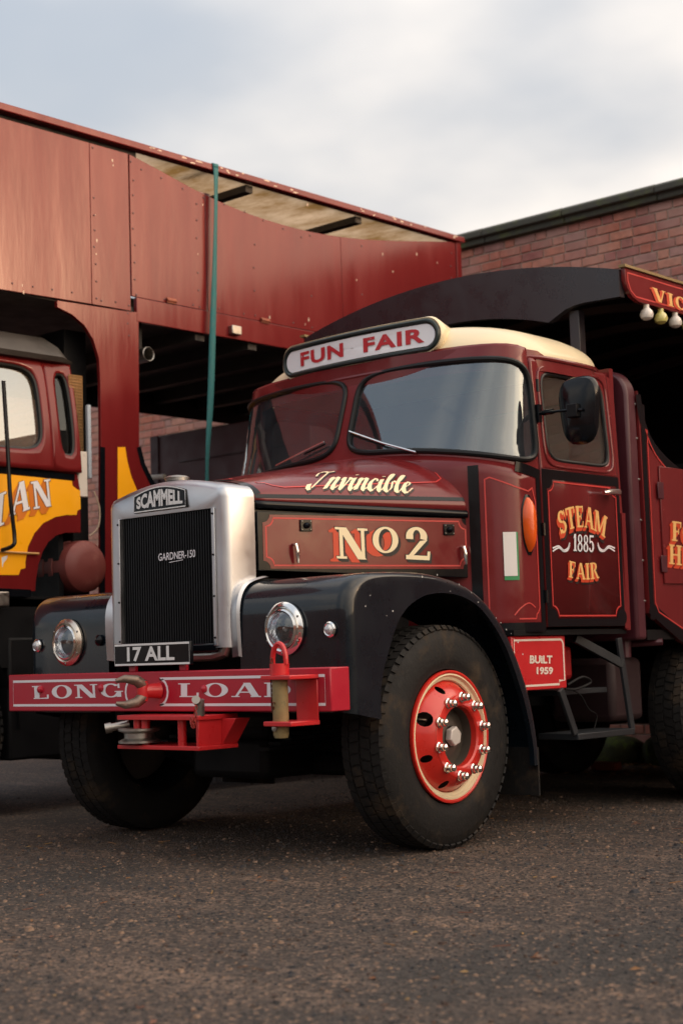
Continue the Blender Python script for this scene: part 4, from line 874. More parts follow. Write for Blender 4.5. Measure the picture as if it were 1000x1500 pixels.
for sg, x0 in ((-1, 833), (1, 874)):
    for dd in (0, 5):
        pts = catmull([U(x0, 795 + dd * .6, 0, 1.108), U(x0 + sg * 3, 803 + dd * .6, 0, 1.108), U(x0 + sg * 9, 806 + dd * .3, 0, 1.108), U(x0 + sg * 16, 800 + dd * .5, 0, 1.108), U(x0 + sg * 25, 803 + dd * .9, 0, 1.108)], 5); ribbon(a, pts, (1, 0, 0), .009, off=.004)
part(b, 'letter_shadow', BLACK_SH, doorR, smooth=False); part(a, 'lettering', WHITE, doorR, smooth=False, label='white 1885 between two flourishes')
# cab back, rear pillars, interior
c = MB(); c.box((-1.1, 2.70, 1.06), (1.1, 2.74, 1.75)); c.box((-1.06, 2.70, 1.75), (-.75, 2.74, 2.62)); c.box((.75, 2.70, 1.75), (1.06, 2.74, 2.62)); c.box((-.75, 2.70, 2.45), (.75, 2.74, 2.62)); c.box((-.03, 2.70, 1.75), (.03, 2.74, 2.45))
for sx in (1, -1): c.add([DS(2.674, 1.07, sx), DS(2.735, 1.07, sx), DS(2.735, 2.54, sx), DS(2.674, 2.57, sx)], [(0, 1, 2, 3)])
part(c, 'cab_back', MAROON)
c = MB(); c.box((-1.08, 1.6, 1.04), (1.08, 2.72, 1.07)); part(c, 'cab_floor', BLACKM)
c = MB(); c.box((-.95, 2.2, 1.3), (-.35, 2.62, 1.48)); c.box((-.95, 2.55, 1.48), (-.35, 2.68, 2.0)); c.box((.1, 2.2, 1.3), (.95, 2.62, 1.48)); c.box((.1, 2.55, 1.48), (.95, 2.68, 2.0)); part(c, 'seat', SEATM, bevel=.03)
c = MB(); c.tube([(-.8, 1.70, 1.95), (.8, 1.70, 1.95)], .09, 10); part(c, 'dashboard', SEATM)
c = MB(); pts = [np.array((-.62, 1.88, 2.02)) + .235 * (cos(t) * np.array((1, 0, 0)) + sin(t) * np.array((0, .45, .89))) for t in np.linspace(0, 2 * pi, 33)[:-1]]; closed_tube(c, pts, .013)
for k in (0, 11, 21): c.tube([(-.62, 1.88, 2.02), pts[k]], .009, 6)
c.tube([(-.62, 1.88, 2.02), (-.62, 1.75, 1.5)], .02, 8); part(c, 'steering_wheel', BLACK)
# roof
def roof_pt(r, t):
    a, b = sup(t, 1.075, .60, 5 if sin(t) > 0 else 2.9); z = 2.618 + .262 * max(0, 1 - r ** 3.2) ** .62; return (a * r, 2.17 + b * r * (1 if sin(t) > 0 else .93), z)
c = MB(); c.rings([[roof_pt(r, 2 * pi * k / 72) for k in range(72)] for r in [.001] + [1 - (1 - q) ** 1.9 for q in np.linspace(.05, 1, 22)]]); c.rings([[roof_pt(1, 2 * pi * k / 72) for k in range(72)], [tuple(np.array(roof_pt(1, 2 * pi * k / 72)) - np.array((0, 0, .035))) for k in range(72)]])
roof = part(c, 'roof', CREAM, angle=60, label='cream painted domed cab roof')
c = MB(); rim = [np.array(roof_pt(1.004, 2 * pi * k / 96)) - np.array((0, 0, .022)) for k in range(96)]; closed_tube(c, rim, .014); part(c, 'gutter', MAROON, roof)
c = MB(); fr_ = lambda k: .078 * max(0, -sin(2 * pi * k / 96)) ** .5 * (1 if 50 < k < 94 else 0)
rim = [np.array(roof_pt(1.0, 2 * pi * k / 96)) * np.array((1.004, 1, 1)) - np.array((0, .012 if 50 < k < 94 else 0, 0)) for k in range(96)]; c.rings([[tuple(q * np.array((1, 1, 0)) + np.array((0, 0, 2.598 + fr_(k)))) for k, q in enumerate(rim)], [tuple(q * np.array((1, 1, 0)) + np.array((0, 0, 2.52))) for q in rim]]); part(c, 'header_rail', MAROON, roof)
# destination board
SY, SZ0, SZ1, SHW = 1.60, 2.672, 2.862, .615
def stadium(hw, z0, z1, n=14):
    r = (z1 - z0) / 2; zc_ = (z0 + z1) / 2; return [(hw - r + r * cos(t), zc_ + r * sin(t)) for t in np.linspace(-pi / 2, pi / 2, n)] + [(-hw + r - r * cos(t), zc_ + r * sin(t)) for t in np.linspace(pi / 2, -pi / 2, n)]
def dens(P, k=4):
    o = []
    for i in range(len(P)):
        a, b = P[i], P[(i + 1) % len(P)]; m_ = k if math.hypot(b[0] - a[0], b[1] - a[1]) > .3 else 1
        o += [(a[0] + (b[0] - a[0]) * j / m_, a[1] + (b[1] - a[1]) * j / m_) for j in range(m_)]
    return o
def by(x): return SY + .06 * (x / .64) ** 2
stp = dens(stadium(SHW, SZ0, SZ1), 12)
c = MB(); n_ = len(stp); ring0 = [(x, by(x), z) for x, z in stp]
back = [(x * .95, by(x) + .12, 2.68 + (z - 2.67) * 1.0) for x, z in stp]; back2 = [(x * .80, by(x) + .42, 2.64 + (z - 2.66) * .98) for x, z in stp]; back3 = [(x * .6, by(x) + .75, 2.62 + (z - 2.66) * .8) for x, z in stp]
g1 = [(x * 1.03, by(x) + .015, max(SZ0 + .004, (z - 2.767) * 1.14 + 2.767)) for x, z in stp]
c.rings([ring0, [(x * 1.015, by(x) - .004, max(SZ0 - .004, (z - 2.767) * 1.08 + 2.767)) for x, z in stp], g1, back, back2, back3]); board = part(c, 'sign_fairing', CREAM, roof, angle=60)
c = MB(); sp_ = [(0, SY - .003, 2.767)]
c.rings([[(x, by(x) - .004, z) for x, z in dens(stadium(SHW - .03, SZ0 + .03, SZ1 - .03), 12)], [(x * .6, by(x * .6) - .004, 2.767 + (z - 2.767) * .6) for x, z in dens(stadium(SHW - .03, SZ0 + .03, SZ1 - .03), 12)], [(x * .02, by(0) - .004, 2.767 + (z - 2.767) * .02) for x, z in dens(stadium(SHW - .03, SZ0 + .03, SZ1 - .03), 12)]])
sign = part(c, 'destination_board', SIGNWHITE, label='white rounded board reading FUN FAIR')
c = MB(); closed_tube(c, [(x, by(x) - .004, z) for x, z in dens(stadium(SHW - .012, SZ0 + .012, SZ1 - .012), 12)], .0135); part(c, 'board_border', GREENBLK, sign)
for word, xa, xb in (('FUN', 436, 503), ('FAIR', 533, 616)):
    c = MB()
    V = sans_mesh(word, .035, 0, 1.1); wv = V[0][:, 0].max(); qa, qb = U(xa, 520, 1, SY), U(xb, 497, 1, SY)
    put_sans(c, V, lambda u, v, d=0.: (qa[0] + (qb[0] - qa[0]) * u / wv, by(qa[0] + (qb[0] - qa[0]) * u / wv) - .0065 - d, 2.727 + .085 * v))
    part(c, 'lettering', SIGNRED, sign, smooth=False)
# wipers
for pts in ([(405, 683), (444, 662), (475, 648)], [(512, 633), (560, 650), (607, 663)]):
    sx = 1
    P_ = []
    for px, py in pts:
        best = min(((proj(WS(u, v, s_, .03))[0] - px) ** 2 + (proj(WS(u, v, s_, .03))[1] - py) ** 2, u, v, s_) for u in np.linspace(.02, .9, 60) for v in np.linspace(-.2, .6, 41) for s_ in (1, -1)); P_.append(WS(best[1], best[2], best[3], .03))
    wp = MB(); wp.tube([P_[0], P_[1], P_[2]], .006, 6); wo = part(wp, 'wiper', CHROME)
    b = MB(); b.tube([P_[0] + np.array((0, .012, -.012)), P_[1] + np.array((0, .012, -.012))] if pts[0][0] > 500 else [P_[1] + np.array((0, .012, -.012)), P_[2] + np.array((0, .012, -.012))], .006, 6); part(b, 'blade', SEAL, wo)
# mirror
mc = U(848, 601, 1, 1.87); c = MB(); rs = []
for dd, g_ in ((.03, .90), (.015, 1.0), (.0, 1.0), (-.02, .94), (-.035, .75), (-.045, .4), (-.047, .02)):
    rs.append([(mc[0] + g_ * sup(t, .118, .185, 3.4)[0] * (1 + .12 * sin(t)), mc[1] + dd, mc[2] + g_ * sup(t, .118, .185, 3.4)[1]) for t in np.linspace(0, 2 * pi, 41)[:-1]])
c.rings(rs); mir = part(c, 'mirror', BLACK, label='black rounded wing mirror on a short arm')
c = MB(); glass_ = [(mc[0] + .88 * sup(t, .118, .185, 3.4)[0], mc[1] + .029, mc[2] + .88 * sup(t, .118, .185, 3.4)[1]) for t in np.linspace(0, 2 * pi, 41)[:-1]]; c.add(glass_, [tuple(range(40))]); part(c, 'mirror_glass', CHROME, mir)
a0 = np.array((1.10, 1.89, mc[2] + .02)); c = MB(); c.tube([a0, (mc[0] - .02, mc[1] - .06, mc[2]), (mc[0] + .06, mc[1] - .06, mc[2] - .01)], .008, 8); c.tube([a0 + np.array((.03, 0, 0)), a0 + np.array((.10, -.005, 0))], .016, 8); c.box((1.085, 1.875, a0[2] - .05), (1.112, 1.905, a0[2] + .05)); part(c, 'mirror_arm', BLACK, mir)
c = MB(); c.box((mc[0] - .035, mc[1] - .075, mc[2] - .045), (mc[0] + .03, mc[1] - .04, mc[2] + .03)); part(c, 'mirror_clamp', BLACKM, mir, bevel=.006)
# ---- wheels
def tyre_mesh(cx, cy, cz, R, W, sgn):        # sgn: outer side direction in x
    prof = [(-W * .42, R * .60), (-W * .49, R * .66), (-W * .5, R * .76), (-W * .49, R * .86), (-W * .44, R * .945), (-W * .40, R * .965), (-W * .38, R * .985), (W * .38, R * .985), (W * .40, R * .965), (W * .44, R * .945), (W * .475, R * .885), (W * .495, R * .87), (W * .495, R * .80), (W * .505, R * .785), (W * .5, R * .70), (W * .49, R * .66), (W * .475, R * .645), (W * .46, R * .60)]
    c = MB(); c.lathe(prof, (cx, cy, cz), 0, 80, sgn=sgn); t = MB()
    for ring, (h0, h1) in enumerate(((-.40, -.24), (-.21, -.02), (.02, .21), (.24, .40))):
        for k in range(64):
            a = 2 * pi * (k + .5 * (ring % 2)) / 64; da = 2 * pi / 64 * .40; sk = (.25 if ring % 2 else -.25) * da; o = []
            for h, r in ((h0, 1.0), (h1, 1.0)):
                for s in (-1, 1):
                    for rr in (.982, 1.0 if abs(h) < .35 else .985):
                        an = a + s * da + (sk if h == h0 else -sk); o.append((cx + sgn * h * W, cy + R * rr * cos(an), cz + R * rr * sin(an)))
            t.add(o, [(1, 3, 7, 5), (0, 1, 5, 4), (2, 6, 7, 3), (0, 2, 3, 1), (4, 5, 7, 6)])
    for k in range(64):                       # shoulder lugs
        a = 2 * pi * k / 64; da = 2 * pi / 64 * .34; o = []
        for h, r in ((.385, .99), (.445, .955)):
            for s in (-1, 1):
                for e_ in (0, .012): o.append((cx + sgn * (h * W + e_ * .5), cy + R * (r - .008 + e_) * cos(a + s * da), cz + R * (r - .008 + e_) * sin(a + s * da)))
        t.add(o, [(1, 3, 7, 5), (0, 1, 5, 4), (2, 6, 7, 3), (0, 2, 3, 1), (4, 5, 7, 6)])
    return c, t
def truck_wheel(cx, cy, sgn, steer=0., front=True):
    cz, R, W = .548, .555, .285
    wl = bpy.data.objects.new('wheel', None); COL.objects.link(wl); wl.parent = T; wl.location = np.array((cx, cy, cz)) - np.array(T.location); wl.rotation_euler = (0, 0, steer); wl.empty_display_size = .1
    def P(mb, name, m_, **k):
        o = mb.build(name, m_, None, **k); o.parent = wl; return o
    c, t = tyre_mesh(0, 0, 0, R, W, sgn); P(c, 'tyre', RUBBER, angle=50); P(t, 'tread', RUBBER, smooth=False)
    h = W * .5
    c = MB(); c.lathe([(h - .04, .30), (h - .012, .326), (h + .004, .326), (h + .006, .318), (h + .002, .31), (h - .012, .303)], (0, 0, 0), 0, 64, sgn=sgn); P(c, 'rim', WHEELRED)
    c = MB(); c.lathe([(h - .0118, .3035), (h - .002, .309), (h + .0015, .3095), (h + .003, .302), (h - .012, .294), (h - .016, .28), (h - .024, .275)], (0, 0, 0), 0, 64, sgn=sgn); P(c, 'rim_band', CREAM)
    c = MB(); c.lathe([(-h + .01, .335), (-h + .02, .315), (-h + .05, .302), (h - .03, .302)], (0, 0, 0), 0, 48, sgn=sgn); P(c, 'wheel_barrel', BLACKM)
    # pressed disc with hand holes
    c = MB(); NS = 8
    def D(r, a):
        f = (r - .20) / (.285 - .20); x = h + .055 - .10 * (f ** 1.5 if f > 0 else 0); x = min(x, h + .055); return (sgn * x, r * cos(a), r * sin(a))
    for k in range(NS):
        a0_ = 2 * pi * k / NS; a1_ = a0_ + 2 * pi / NS; big = k == 3
        panel_hole(c, lambda v, u: D(v, u), (.205, a0_, .285, a1_), (.248, (a0_ + a1_) / 2, .026 if big else .019, .15 if big else .075, 2), 28, 3)
    c.lathe([(h + .055, .205), (h + .058, .20), (h + .058, .155), (h + .05, .147), (h + .02, .1455)], (0, 0, 0), 0, 64, sgn=sgn); P(c, 'wheel_disc', WHEELRED, angle=40)
    c = MB(); c.lathe([(h + .02, .1455), (h - .03, .1445), (h - .022, .10), (h - .005, .075), (h - .005, .052), (h + .0, .05)], (0, 0, 0), 0, 40, sgn=sgn); c.lathe([(h - .028, .3015), (h - .1, .27), (h - .1, .1)], (0, 0, 0), 0, 32, sgn=sgn); P(c, 'hub', mat('greasy_hub', (.085, .072, .06), .5, .3, var=.4, col2=(.12, .09, .03), c2amt=.3, c2scale=20))
    c = MB(); c.lathe([(h - .0, .05), (h + .025, .05), (h + .032, .045), (h + .032, .001)], (0, 0, 0), 0, 6, sgn=sgn, a0=.3); P(c, 'hub_nut', mat('hub_nut_steel', (.6, .57, .54), .5, .3), bevel=.003)
    nt_ = MB(); nt_.lathe([(0, .026), (.006, .027), (.010, .022), (.024, .021), (.027, .014), (.030, .0165), (.036, .019), (.046, .0175), (.052, .010), (.054, .001)], (0, 0, 0), 0, 10, sgn=sgn); n0 = P(nt_, 'wheel_nut', CHROME)
    for k in range(10):
        a = 2 * pi * (k + .35) / 10; o = n0 if k == 0 else n0.copy()
        if k: COL.objects.link(o); o.parent = wl
        o.location = (sgn * (h + .057), .192 * cos(a), .192 * sin(a))
    c = MB(); a = 2 * pi * 3.5 / NS; c.tube([(sgn * (h - .06), .25 * cos(a), .25 * sin(a)), (sgn * (h + .012), .235 * cos(a), .235 * sin(a))], .006, 6); P(c, 'valve', STEEL)
    return wl
truck_wheel(1.02, .915, 1, radians(3)); truck_wheel(-1.085, .865, -1, radians(3))
truck_wheel(.98, 3.82, 1); truck_wheel(-.98, 3.82, -1); truck_wheel(.98, 5.05, 1); truck_wheel(-.98, 5.05, -1)
# ---- tow pin bracket on the bumper
pc_ = U(410, 1000, 1, -.13); xb = pc_[0]
c = MB(); c.box((xb - .02, -.008, BZ0 - .04), (1.135, -.0, .86)); c.box((xb - .065, -.19, .862), (1.14, 0, .882)); c.box((xb - .055, -.19, BZ0 - .058), (1.14, 0, BZ0 - .036)); tow = part(c, 'tow_bracket', RED, bevel=.004, label='red drop-pin tow bracket')
c = MB(); c.tube([(xb, -.13, .60), (xb, -.13, .615), (xb, -.13, .90)], [.03, .036, .036], 16); part(c, 'tow_pin', RUSTPIN, tow)
c = MB(); c.tube([(xb, -.13, .883), (xb, -.13, .935)], .045, 16); pts = [(xb + .042 * cos(t), -.13, .93 + .02 + .075 * sin(t)) for t in np.linspace(0, pi, 13)]; c.tube([(xb + .042, -.13, .93)] + pts + [(xb - .042, -.13, .93)], .012, 8); part(c, 'pin_handle', RED, tow)
c = MB(); c.lathe([(0, .014), (.012, .014), (.014, .001)], (xb + .0, -.165, .645), 1, 10, sgn=-1); part(c, 'pin_bolt', STEEL, tow)
def chain(a, b, sag, name, parent, n=9, m_=None):
    a, b = np.array(a, float), np.array(b, float); c = MB()
    for k in range(n):
        f = (k + .5) / n; p = a + (b - a) * f - np.array((0, 0, sag * 4 * f * (1 - f))); f2 = (k + .9) / n; q = a + (b - a) * f2 - np.array((0, 0, sag * 4 * f2 * (1 - f2))); t = q - p; t /= np.linalg.norm(t) + 1e-9
        s_ = np.cross(t, (0, 1, 0)) if k % 2 else np.cross(np.cross(t, (0, 1, 0)), t); s_ /= np.linalg.norm(s_) + 1e-9; L_ = np.linalg.norm(b - a) / n * .75 + .006
        closed_tube(c, [p + t * L_ * cos(u) + s_ * .008 * sin(u) for u in np.linspace(0, 2 * pi, 11)[:-1]], .0028, 5)
    return part(c, name, m_ or mat('rusty_chain', (.12, .04, .025), .6, .4, var=.4), parent)
chain((xb - .03, -.15, .95), (xb - .06, -.12, .74), .0, 'chain', tow, 10); chain((xb - .06, -.12, .74), (xb - .0, -.175, .76), .03, 'chain', tow, 5)
# ---- tow hook and rope pulley
hk = U(218, 1012, 1, -.05); c = MB(); c.tube([(hk[0] + .02, 0, hk[2]), (hk[0] + .0, -.09, hk[2])], [.042, .03], 14); c.tube([(hk[0], -.09, hk[2] - .05), (hk[0], -.09, hk[2]), (hk[0], -.09, hk[2] + .05)], [.027, .033, .027], 12); hook = part(c, 'tow_hook', RED, label='double-horned tow hook with worn steel tips')
c = MB()
for sg in (1, -1): c.tube([(hk[0], -.09, hk[2] + sg * .03), (hk[0] - .0, -.13, hk[2] + sg * .055), (hk[0] - .03, -.18, hk[2] + sg * .065), (hk[0] - .055, -.215, hk[2] + sg * .055)], [.03, .027, .02, .01], 12)
part(c, 'horn', mat('worn_hook_iron', (.22, .17, .14), .5, .8, var=.4, scale=25, bump=.4, bscale=30, col2=(.20, .05, .03), c2amt=.4, c2scale=14), hook)
zt = BZ0 - .012; x0, x1 = U(203, 1045, 1, -.02)[0], U(322, 1045, 1, -.02)[0]
c = MB(); c.box((x0, -.16, zt - .022), (x1, .1, zt)); c.box((x0 + .0, -.16, zt - .165), (x1, .1, zt - .145)); c.box((x1 - .03, -.15, zt - .146), (x1 - .012, .1, zt - .021)); 
for xx_ in (x0 + .10, x0 + .16, x1 - .17): c.tube([(xx_, -.11, zt - .15), (xx_, -.11, zt - .02)], .022, 12)
c.prism([(0, 0), (.10, .13), (.0, .13)], lambda u, v, d: (x1 + u - .012, .0 + d, zt - .15 + v), 0, .1); fl = part(c, 'fairlead', RED, bevel=.003, label='red fairlead frame under the bumper')
c = MB(); c.lathe([(-.035, .02), (-.035, .105), (-.025, .105), (-.012, .075), (.012, .075), (.025, .105), (.035, .105), (.035, .02)], (x0 + .11, -.11, zt - .10), 2, 32); part(c, 'pulley', STEEL, fl)
c = MB(); c.tube([(x0 - .0, -.08, zt - .045), (x0 - .055, -.15, zt - .06)], .02, 12); c.tube([(x0 - .055, -.15, zt - .06), (x0 - .075, -.175, zt - .065)], [.026, .026], 12); part(c, 'roller_pin', STEEL, fl)
q = U(292, 1025, 1, -.16); c = MB(); c.tube([(q[0] - .035, -.14, q[2] - .01), (q[0] + .02, -.2, q[2] + .002)], .02, 14); c.tube([(q[0] - .03, -.13, zt), (q[0] - .02, -.14, q[2])], .024, 10); part(c, 'locking_pin', STEEL, fl)
chain((q[0] + .02, -.2, q[2] - .02), (q[0] - .05, -.17, zt - .01), .07, 'chain', fl, 10, mat('red_chain', (.35, .03, .02), .5))
# ---- BUILT 1959 plate and cab step
qa, qb = U(758, 932, 0, 1.06), U(830, 1008, 0, 1.06)
c = MB(); by0, by1, bz0, bz1 = qa[1] - .06, qb[1], qb[2], qa[2]; c.box((1.03, by0, bz0), (1.06, by1, bz1)); bp1 = part(c, 'tool_box_lid', RED, bevel=.006, label='red panel reading BUILT 1959')
c = MB(); r = .03; pl_ = [(by0 + .02, bz0 + .025), (by1 - .075, bz0 + .025), (by1 - .075, bz0 + .045), (by1 - .022, bz0 + .045)] + [(by1 - .022 - r + r * cos(t), bz1 - .022 - r + r * sin(t)) for t in np.linspace(0, pi / 2, 6)] + [(by0 + .02, bz1 - .022)]; ribbon(c, [(1.0615, a, b) for a, b in pl_], (1, 0, 0), .012, True); part(c, 'coach_line', mat('letter_offwhite', (.72, .62, .55), .5), bp1, smooth=False)
c = MB()
for word, xa, xb_, yt, ybm in (('BUiLT', 775, 808, 960, 972), ('1959', 785, 809, 977, 988)):
    V = sans_mesh(word, .04); wv = V[0][:, 0].max(); put_sans(c, V, frame3(U(xa, ybm, 0, 1.06), U(xb_, ybm, 0, 1.06), U(xa, yt, 0, 1.06), wv), .002)
part(c, 'lettering', mat('letter_offwhite', (.72, .62, .55), .5), bp1, smooth=False)
st = MB(); sT = U(905, 935, 0, 1.1); sB = U(925, 1070, 0, 1.1); sBL = U(842, 1075, 0, 1.1); sTL = U(820, 1010, 0, 1.1)
st.bar(sT, sB, .02, .045); st.bar(sTL, sBL, .02, .045); st.bar((1.0, sT[1] - .3, 1.02), sT + (sB - sT) * .28, .03, .05); STEPM = mat('step_grey_blue', (.014, .017, .021), .5, var=.3, col2=(.09, .07, .05), c2amt=.15, c2scale=20); step = part(st, 'step_frame', STEPM, bevel=.003)
c = MB(); c.box((.85, sBL[1], sBL[2] - .035), (1.12, sB[1], sBL[2])); part(c, 'tread_bar', STEPM, step, bevel=.004)
c = MB(); zz_ = U(860, 1008, 0, 1.0)[2]; c.box((.8, sTL[1] + .12, zz_ - .03), (1.02, sT[1] - .02, zz_)); part(c, 'tread_bar', STEPM, step, bevel=.004)
c = MB(); c.tube(catmull([(1.05, 2.13, .76), (1.07, 2.25, .80), (1.08, 2.32, .77), (1.06, 2.2, .735), (1.05, 2.1, .74)], 6), .008, 6); c.tube(catmull([(1.05, 2.14, .74), (1.06, 2.24, .70), (1.07, 2.30, .62), (1.07, 2.38, .58), (1.06, 2.36, .5)], 6), .004, 6); part(c, 'cable', BLACKM, step)
c = MB(); c.box((-1.0, 1.75, .34), (-.94, 6.2, 1.0)); part(c, 'underbody_shade_panel', BLACKM)  # added black panel, stands in for the shade beneath the body
c = MB(); c.box((.55, 2.25, .78), (.85, 2.5, .98)); part(c, 'brake_chamber', RED, bevel=.03)
# ---- headboard and rear body
def hb_outline(hw, z1, r=.17): return [(-hw, 1.0), (hw, 1.0)] + [(hw - r + r * cos(t), z1 - r + r * sin(t)) for t in np.linspace(0, pi / 2, 9)] + [(-hw + r - r * cos(t), z1 - r + r * sin(t)) for t in np.linspace(pi / 2, 0, 9)]
c = MB(); c.prism(hb_outline(1.11, 2.635), lambda u, v, d: (u, 2.80 + d, v), 0, .11); hb = part(c, 'headboard', DKMAROON, bevel=.02, label='tall dark maroon headboard with rounded top corners')
c = MB(); zs = [U(920, y_, 0, 1.115)[2] for y_ in (590, 640, 700, 760, 820, 880)]
for z in zs: c.lathe([(0, .008), (.005, .006), (.006, .001)], (1.11, 2.895, z), 0, 8)
part(c, 'rivets', STEEL, hb)
BX = 1.12
top = [U(px, py, 0, BX)[1:] for px, py in ((933, 572), (937, 600), (945, 628), (958, 652), (978, 674), (1000, 692))]
yE = 6.3; tp = [tuple(q) for q in catmull(top, 4)]; tl = tp[-1]; tp += [(tl[0] + .25, tl[1] - .10), (tl[0] + .6, tl[1] - .16), (yE, tl[1] - .17)]
bt = [U(942, 905, 0, BX)[1:], U(1000, 941, 0, BX)[1:]]; bslope = (bt[1][1] - bt[0][1]) / (bt[1][0] - bt[0][0])
poly = [(2.93, U(942, 898, 0, BX)[2]), (bt[1][0], bt[1][1]), (bt[1][0] + .12, bt[1][1] - .03), (yE, bt[1][1] - .04)] + [(a, b) for a, b in tp[::-1]]
for sx in (1, -1):
    c = MB(); c.prism(poly, lambda u, v, d: (sx * (BX - d), u, v), 0, .04); bs = part(c, 'body_side', MAROON, bevel=.003, label='maroon body side with swept top edge' if sx > 0 else None)
    c = MB(); ribbon(c, [(sx * (BX + .002), a, b - .025) for a, b in tp], (sx, 0, 0), .06); ribbon(c, [(sx * (BX + .0025), 2.955, z) for z in np.linspace(1.12, 2.42, 5)], (sx, 0, 0), .05); ribbon(c, [(sx * (BX + .003), a, b + .035) for a, b in poly[:4]], (sx, 0, 0), .075); part(c, 'painted_border', BLACK, bs)
    c = MB(); ln = [(2.995, 1.22)] + [(2.995, z) for z in np.linspace(1.3, top[1][1] - .12, 6)] + [(a + .035, b - .085) for a, b in tp[5:]]; ribbon(c, [(sx * (BX + .004), a, b) for a, b in ln], (sx, 0, 0), .009)
    ribbon(c, [(sx * (BX + .004), a, b) for a, b in ((2.995, 1.22), (3.03, 1.165), (bt[1][0], bt[1][1] + .085), (bt[1][0] + .14, bt[1][1] + .06), (yE, bt[1][1] + .05))], (sx, 0, 0), .009); part(c, 'coach_line', LINE, bs)
    if sx > 0:
        c = MB(); dy, dz0, dz1 = U(968, 800, 0, BX)[1], U(972, 855, 0, BX)[2], U(968, 672, 0, BX)[2]; c.box((BX + .001, dy, dz0), (BX + .012, dy + .75, dz1 - .05)); lk = part(c, 'locker_door', MAROON, bs, bevel=.003)
        c = MB()
        for z in (dz0 + .12, dz1 - .2): c.box((BX + .012, dy - .035, z - .05), (BX + .018, dy + .03, z + .05))
        part(c, 'locker_hinge', DKMAROON, bs, bevel=.002)
        for word, xa, yb_, yt, wpx in (('FOR', 982, 792, 763, 52), ('HIRE', 978, 826, 797, 62)):
            wd, P = serif_polys(word, .05); f = frame3(U(xa, yb_, 0, BX + .013), U(xa + wpx, yb_ + wpx * .12, 0, BX + .013), U(xa, yt, 0, BX + .013), wd); a, b = MB(), MB(); put_serif(a, P, f, .004)
            for k in range(4): put_serif(b, P, f, .002 + .0002 * k, -.04 - .05 * k, -.04 - .05 * k)
            part(b, 'letter_shade', ORANGE_SH, bs, smooth=False); part(a, 'lettering', GOLD, bs, smooth=False)
c = MB(); c.box((-1.1, 2.92, 1.0), (1.1, yE, 1.06)); c.box((-1.1, yE - .04, 1.0), (1.1, yE, 2.0)); part(c, 'body_floor', BLACKM)
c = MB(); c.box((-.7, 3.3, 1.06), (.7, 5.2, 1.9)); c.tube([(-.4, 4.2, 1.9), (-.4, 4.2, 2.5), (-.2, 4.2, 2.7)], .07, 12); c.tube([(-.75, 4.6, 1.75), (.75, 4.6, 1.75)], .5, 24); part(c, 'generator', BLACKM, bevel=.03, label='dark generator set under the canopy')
c = MB(); c.box((-1.08, 2.92, 1.06), (-1.05, yE, 3.19)); part(c, 'far_side_shade_sheet', BLACKM)  # black sheet added so the space under the canopy looks shaded
xs2 = np.linspace(-1.1, 1.1, 15); cz2 = lambda x: 3.15 + .175 * (1 - ((x + .05) / 1.27) ** 2)
c = MB(); c.rings([[(x, y, z) for x, z in [(-1.1, 1.0), (1.1, 1.0)] + [(x, cz2(x)) for x in xs2[::-1]]] for y in (yE + .002, yE + .03)], cap=True); part(c, 'rear_shade_sheet', BLACKM)  # second black sheet added for canopy shade, hides the lit wall
c = MB(); c.tube([(.95, 2.9, .98), (.95, 2.98, .98), (1.12, 3.06, .985)], .022, 8); c.tube([(.98, 2.86, .90), (.98, 2.86, 1.05)], .035, 10); part(c, 'body_mounting', DKMAROON)
# ---- canopy over the body
CY, CXC, CHW = 2.60, -.05, 1.27
def can_z(x): s = (x - CXC) / CHW; return 3.175 + .175 * (1 - s * s)
xs_ = np.linspace(CXC - CHW, CXC + CHW, 41)
def can_lo(x):
    s = abs(x - CXC); 
    if s > 1.02: return 3.02 - .0 + .03 * math.sqrt(max(0, 1 - ((1.27 - s) / .25 - 0) ** 2)) * 0 - .03 * (s - 1.02)
    if s > .80: return 2.93 + .09 * math.sqrt(max(0, 1 - ((1.02 - s) / .22) ** 2))
    return 2.93 + .13 * (1 - (s / .8) ** 2)
c = MB(); c.rings([[(x, y, z) for x, z in [(x, can_z(x)) for x in xs_] + [(x, can_lo(x)) for x in xs_[::-1]]] for y in (CY, CY + .05)], cap=True); can = part(c, 'canopy_front', mat('canopy_board', (.018, .016, .021), .3, var=.25, coat=.15), angle=30, label='arched dark front board of the body canopy')
c = MB(); c.rings([[(x, y, z) for x, z in [(x, can_z(x) + .006) for x in xs_] + [(x, can_z(x) - .02) for x in xs_[::-1]]] for y in (CY + .0505, yE + .1)], cap=True); part(c, 'canopy_roof', BLACKM, can)
